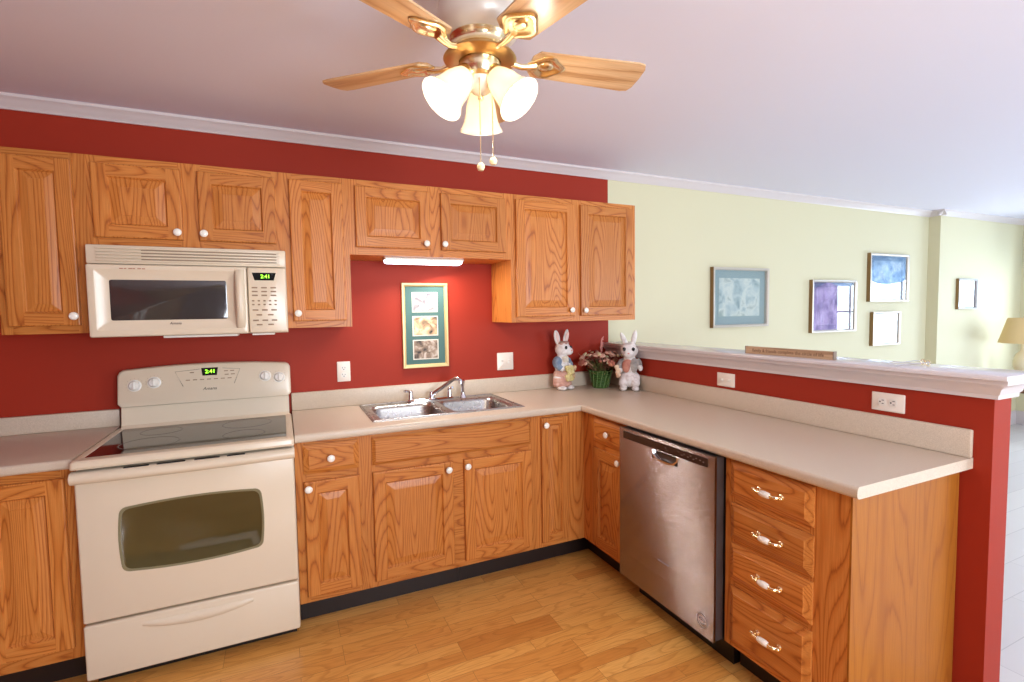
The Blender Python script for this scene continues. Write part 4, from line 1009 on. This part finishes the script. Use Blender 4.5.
# gentleman rabbit
c = thing('rabbit_figurine', (110.6, -14.0, 36.0), 'white rabbit figurine in grey coat right of the flower basket', 'figurine', 'rabbit figurines in the corner', rz=R(-42))
blob([((0, -0.3, 10.5), (2.25, 1.95, 2.0)), ((0, -1.8, 9.6), (1.35, 1.0, 1.0)), ((0, 0, 8.4), (1.5, 1.3, 1.4)), ((0, 0.2, 6.0), (2.0, 1.6, 2.4)), ((0, 0.2, 3.1), (2.65, 2.0, 2.3)),
      ((-1.5, -1.1, 0.65), (1.0, 1.4, 0.68)), ((1.6, -1.1, 0.65), (1.0, 1.4, 0.68)), ((-1.35, 0.1, 13.2), (0.7, 0.42, 2.1), E_(0, -24, 0)), ((1.2, 0.2, 13.6), (0.7, 0.42, 2.2), E_(0, 12, 0)),
      ((2.85, -0.6, 6.0), (0.6, 0.65, 0.85))],
     [([(-1.8, 0, 7.8), (-2.5, -0.5, 6.3), (-2.1, -1.7, 5.0)], [0.75, 0.7, 0.55]), ([(1.8, 0, 7.9), (2.5, -0.3, 7.0), (2.7, -0.8, 5.9)], [0.75, 0.65, 0.6])], 'body', fur, c)
for x in (-1.15, 1.15):
    m = MB(); m.ball((x, -2.0, 10.9), (0.42, 0.3, 0.48)); m.build('eye', eye_black, c)
m = MB(); m.ball((0, -2.78, 9.85), (0.28, 0.2, 0.2)); m.build('nose', pink, c)
coat = blotch('grey_stone_coat', [(120, 114, 112), (156, 148, 142), (176, 168, 160)], 24, 10)
blob([((0.2, 0.4, 7.0), (2.1, 1.5, 2.0)), ((1.1, -0.6, 6.6), (1.15, 1.0, 2.0)), ((-1.6, 0.1, 7.2), (0.9, 1.0, 1.3))], [([(1.8, 0, 7.9), (2.45, -0.25, 7.2), (2.65, -0.6, 6.5)], [0.95, 0.85, 0.75]), ([(-1.8, 0, 7.8), (-2.5, -0.4, 6.5), (-2.3, -1.2, 5.6)], [0.9, 0.85, 0.7])], 'coat', coat, c)
blob([((-0.7, -1.1, 6.4), (1.1, 0.75, 1.7)), ((-0.2, -1.0, 7.6), (0.9, 0.6, 0.7))], [], 'waistcoat', blotch('salmon_waistcoat', [(182, 116, 98), (208, 146, 124)], 24, 12), c)
blob([((0, 0.2, 3.3), (2.75, 2.1, 1.9)), ((-1.4, -0.6, 2.2), (1.3, 1.4, 1.5)), ((1.45, -0.6, 2.2), (1.3, 1.4, 1.5))], [], 'trousers', blotch('white_shaggy_trousers', [(206, 192, 186), (230, 220, 216), (240, 232, 228)], 50, 14), c)
blob([((-2.7+random.uniform(-0.55, 0.45), -1.9+random.uniform(-0.3, 0.3), 5.0+random.uniform(-1.7, 1.5)), random.uniform(0.34, 0.5)) for _ in range(22)], [], 'posy', blotch('peach_posy', [(190, 140, 110), (226, 190, 160), (236, 214, 178)], 40, 9), c, vox=0.14)
# dried flowers in a green wire basket
c = thing('flower_basket', (107.2, -5.9, 36.0), 'green basket of dried flowers between the two rabbit figurines', 'flower basket')
basket_green = simple('glossy_green_basket', (62, 92, 44), 0.2)
m = MB(); prof = [(0, 0.05), (2.0, 0.0), (2.1, 0.3)]
for k in range(8):
    z = 0.5 + k*0.52; r_ = 2.1 + 0.12*k
    prof += [(r_+0.12, z), (r_-0.06, z+0.26)]
prof += [(3.1, 4.8), (2.9, 4.7), (2.0, 1.0), (0, 0.9)]
m.lathe(prof, seg=28); bk = m.build('basket', basket_green, c, angle=60)
m = MB(); random.seed(11)
for k in range(14):
    a = 2*PI*k/14; m.tube([(2.08*math.cos(a), 2.08*math.sin(a), 0.2), (2.55*math.cos(a+0.15), 2.55*math.sin(a+0.15), 2.4), (3.15*math.cos(a+0.3), 3.15*math.sin(a+0.3), 4.8)], 0.14, 6)
m.build('wicker_ribs', simple('pale_green_ribs', (96, 126, 70), 0.35), bk)
m = MB()
for k in range(260):
    a = random.uniform(0, 2*PI); rr = random.uniform(0.2, 3.3); z0 = random.uniform(3.6, 6.8)
    L_ = random.uniform(0.8, 2.0); ca, sa = math.cos(a), math.sin(a); lift = random.uniform(0.3, 1.2); wv = random.uniform(0.14, 0.3)
    p0 = Vector((rr*ca, rr*sa, z0)); p1 = p0 + Vector((ca*L_*0.55, sa*L_*0.55, lift)); p2 = p0 + Vector((ca*L_, sa*L_, lift*1.2)); sd = Vector((-sa, ca, 0.2))*wv
    m.quad([p0, p1-sd, p2, p1+sd], 0)
fo = m.build('foliage', blotch('green_dried_leaves', [(70, 84, 44), (128, 128, 70), (176, 150, 100)], 30, 21), c); fo['kind'] = 'stuff'
stem_m = simple('brown_red_stem', (132, 78, 62), 0.7); petal = [blotch('dusty_pink_petals', [(196, 130, 112), (226, 176, 152), (238, 206, 180)], 40, 22), blotch('cream_petals', [(206, 186, 140), (232, 216, 176)], 40, 23), blotch('rust_petals', [(120, 58, 50), (162, 92, 72), (196, 140, 110)], 40, 24)]
stm = 0
def blossom(p, r_, mt):
    m = MB(); d = Vector(p) - Vector((0, 0, 3.5)); d.normalize()
    q = Vector((0,0,1)).rotation_difference(d)
    for ring, (n, sc_, tl) in enumerate(((7, 1.0, 0.35), (6, 0.7, 0.9))):
        for k in range(n):
            a = 2*PI*k/n + ring*0.4; pd = q @ Vector((math.cos(a), math.sin(a), tl))
            m.ball(Vector(p) + pd*r_*0.55*sc_, (r_*0.5*sc_, r_*0.5*sc_, r_*0.36*sc_), seg=8, rings=5)
    m.ball(p, r_*0.5, seg=8, rings=5)
    return m.build('blossom', mt, c, angle=80)
for k in range(48):
    a = 2*PI*k/48*11.0 + random.uniform(-0.2, 0.2); rr = random.uniform(1.0, 6.3); z = 9.2 - rr*0.3 + random.uniform(-1.6, 1.6)
    y = rr*math.sin(a)
    y = min(y, 3.9)
    p = (min(rr*math.cos(a), 5.0), y, z)
    m = MB(); m.tube([(p[0]*0.25, p[1]*0.25, 4.0), (p[0]*0.6, p[1]*0.6, (4.0+z)/2+0.4), p], [0.07, 0.06, 0.05], 5); m.build('stem', stem_m, c)
    blossom(p, random.uniform(0.42, 0.68) if k % 4 else random.uniform(0.85, 1.1), petal[2 if k % 3 == 0 else (k % 2)])
for sx in (-1, 1):
    m = MB()
    for k in range(9):
        m.tube([(sx*1.2, -0.5, 4.2), (sx*(3.4+0.1*k), -0.8+0.15*k, 6.4+0.12*k), (sx*(5.4+0.12*k), -1.2+0.3*k, 7.6+0.25*k)], [0.08, 0.12, 0.02], 5)
    m.build('grass_spray', simple('tan_dried_grass', (196, 148, 118), 0.7), c)
m = MB(); m.tube([(0.2, -0.3, 4.0), (0.0, -0.4, 8.0), (-0.1, -0.3, 11.0), (0.25, -0.3, 13.2), (0.9, -0.3, 13.9)], [0.12, 0.2, 0.24, 0.22, 0.12], 8)
for k in range(26): m.ball((-0.05+random.uniform(-0.3, 0.3)+0.02*k, -0.3+random.uniform(-0.2, 0.2), 8.0+k*0.22), random.uniform(0.14, 0.24), seg=6, rings=4)
m.build('tall_sprig', simple('pink_dried_sprig', (206, 134, 124), 0.7), c)

# ------------------------------------------------------------------ living room corner beyond the half wall
walnut = simple('dark_walnut', (112, 68, 46), 0.35)
c = thing('side_table', (316, -17, 0), 'dark wooden side table seen past the end of the white ledge', 'side table')
m = MB(); m.box(-12, 12, -10, 10, 23.4, 24.6, bev=0.25, seg=2); m.build('table_top', walnut, c)
m = MB(); m.box(-11, 11, -9, 9, 20.2, 23.4); m.build('apron', walnut, c)
for x in (-10.2, 10.2):
    for y in (-8.2, 8.2):
        m = MB(); m.tube([(x, y, 0), (x, y, 10), (x, y, 20.2)], [0.6, 0.8, 1.0], 4); m.build('leg', walnut, c)
c = thing('table_lamp', (316.5, -16.5, 24.6), 'tan-shaded table lamp on the side table at the far right', 'lamp')
m = MB(); m.lathe([(0, 0), (3.2, 0), (3.2, 0.5), (1.2, 1.1), (1.6, 2.5), (3.0, 5.5), (3.2, 8), (2.2, 11.0), (0.8, 12.6), (0.6, 15.5)], seg=28); m.build('base', simple('cream_ceramic', (236, 222, 184), 0.25), c)
m = MB(); m.lathe([(8.0, 15.8), (5.2, 26.5), (5.05, 26.5), (7.85, 15.8), (8.0, 15.8)], seg=36); m.build('lamp_shade', simple('tan_linen_shade', (222, 192, 136), 0.8), c)
m = MB(); m.lathe([(0.2, 15.5), (0.15, 26.6), (0.5, 27), (0, 27.4)], seg=10); m.build('harp_rod', brass, c)
def sheer(m, amount=0.6):
    nt = m.node_tree; L = nt.links.new; out = nt.nodes['Material Output']; b = nt.nodes['Principled BSDF']
    t = N(nt, 'ShaderNodeBsdfTranslucent'); mx = N(nt, 'ShaderNodeMixShader'); mx.inputs[0].default_value = amount
    src = b.inputs['Base Color'].links[0].from_socket; L(src, t.inputs['Color'])
    L(b.outputs[0], mx.inputs[1]); L(t.outputs[0], mx.inputs[2]); L(mx.outputs[0], out.inputs[0]); return m
# valance and curtain over the side window (seen mirrored in the picture glass)
val = sheer(blotch('blue_floral_valance', [(140, 172, 206), (186, 208, 228), (226, 234, 242)], 9, 31), 0.5)
m = MB(); rows_ = []
for i in range(61):
    t = i/60; y = -108 + 92*t; fold = 0.8*math.sin(t*PI*24)
    drop = 72.5 - 3.2*abs(math.sin(t*PI*4))
    rows_.append([m.bm.verts.new(Vector((X1-7.0+fold, y, z))*S) for z in (86.5, 80, drop)])
for a, b_ in zip(rows_, rows_[1:]):
    for k in range(2): m.bm.faces.new((a[k], a[k+1], b_[k+1], b_[k]))
g = bmesh.ops.solidify(m.bm, geom=m.bm.faces[:], thickness=0.12*S)
tag(m.build('window_valance', val, angle=80), 'blue scalloped valance over the living room side window', 'valance')
cur = sheer(blotch('lilac_print_curtain', [(150, 130, 176), (206, 186, 214), (226, 210, 232)], 6, 33), 0.45)
m = MB(); rows_ = []
for i in range(41):
    t = i/40; y = -108 + 27*t
    rows_.append([m.bm.verts.new(Vector((X1-3.2+0.9*math.sin(t*PI*14), y, z))*S) for z in (86, 45, 3)])
for a, b_ in zip(rows_, rows_[1:]):
    for k in range(2): m.bm.faces.new((a[k], a[k+1], b_[k+1], b_[k]))
bmesh.ops.solidify(m.bm, geom=m.bm.faces[:], thickness=0.12*S)
tag(m.build('curtain', cur, angle=80), 'long lilac patterned curtain beside the living room side window', 'curtain')
m = MB(); rows_ = []
for i in range(41):
    t = i/40; x = 6 + 35*t
    rows_.append([m.bm.verts.new(Vector((x, YF+4+0.9*math.sin(t*PI*12), z))*S) for z in (88, 45, 4)])
for a, b_ in zip(rows_, rows_[1:]):
    for k in range(2): m.bm.faces.new((a[k], a[k+1], b_[k+1], b_[k]))
bmesh.ops.solidify(m.bm, geom=m.bm.faces[:], thickness=0.12*S)
tag(m.build('curtain', simple('grey_white_curtain', (188, 190, 198), 0.8), angle=80), 'plain grey-white curtain across the kitchen, mirrored in the microwave window', 'curtain')
# refrigerator behind the camera (its reflection shows in the microwave door)
c = thing('refrigerator', (-25, -112, 0), 'white refrigerator across the kitchen, mirrored in the microwave window', 'refrigerator', rz=R(90))
m = MB(); m.box(-15, 15, -12, 14, 1, 66, bev=0.3); m.build('cabinet', white_plastic, c)
for z0, z1, h0, h1 in ((1.5, 44.5, 24, 43), (45.2, 66, 46.5, 58)):
    m = MB(); m.box(-15, 15, -14.5, -12.1, z0, z1, bev=0.5, seg=3); d_ = m.build('door', white_plastic, c)
    m = MB(); m.tube([(12.8, -14.4, h0), (12.8, -16.2, h0+1.2), (12.8, -16.6, (h0+h1)/2), (12.8, -16.2, h1-1.2), (12.8, -14.4, h1)], 0.6, 10); m.build('handle', white_plastic, d_)
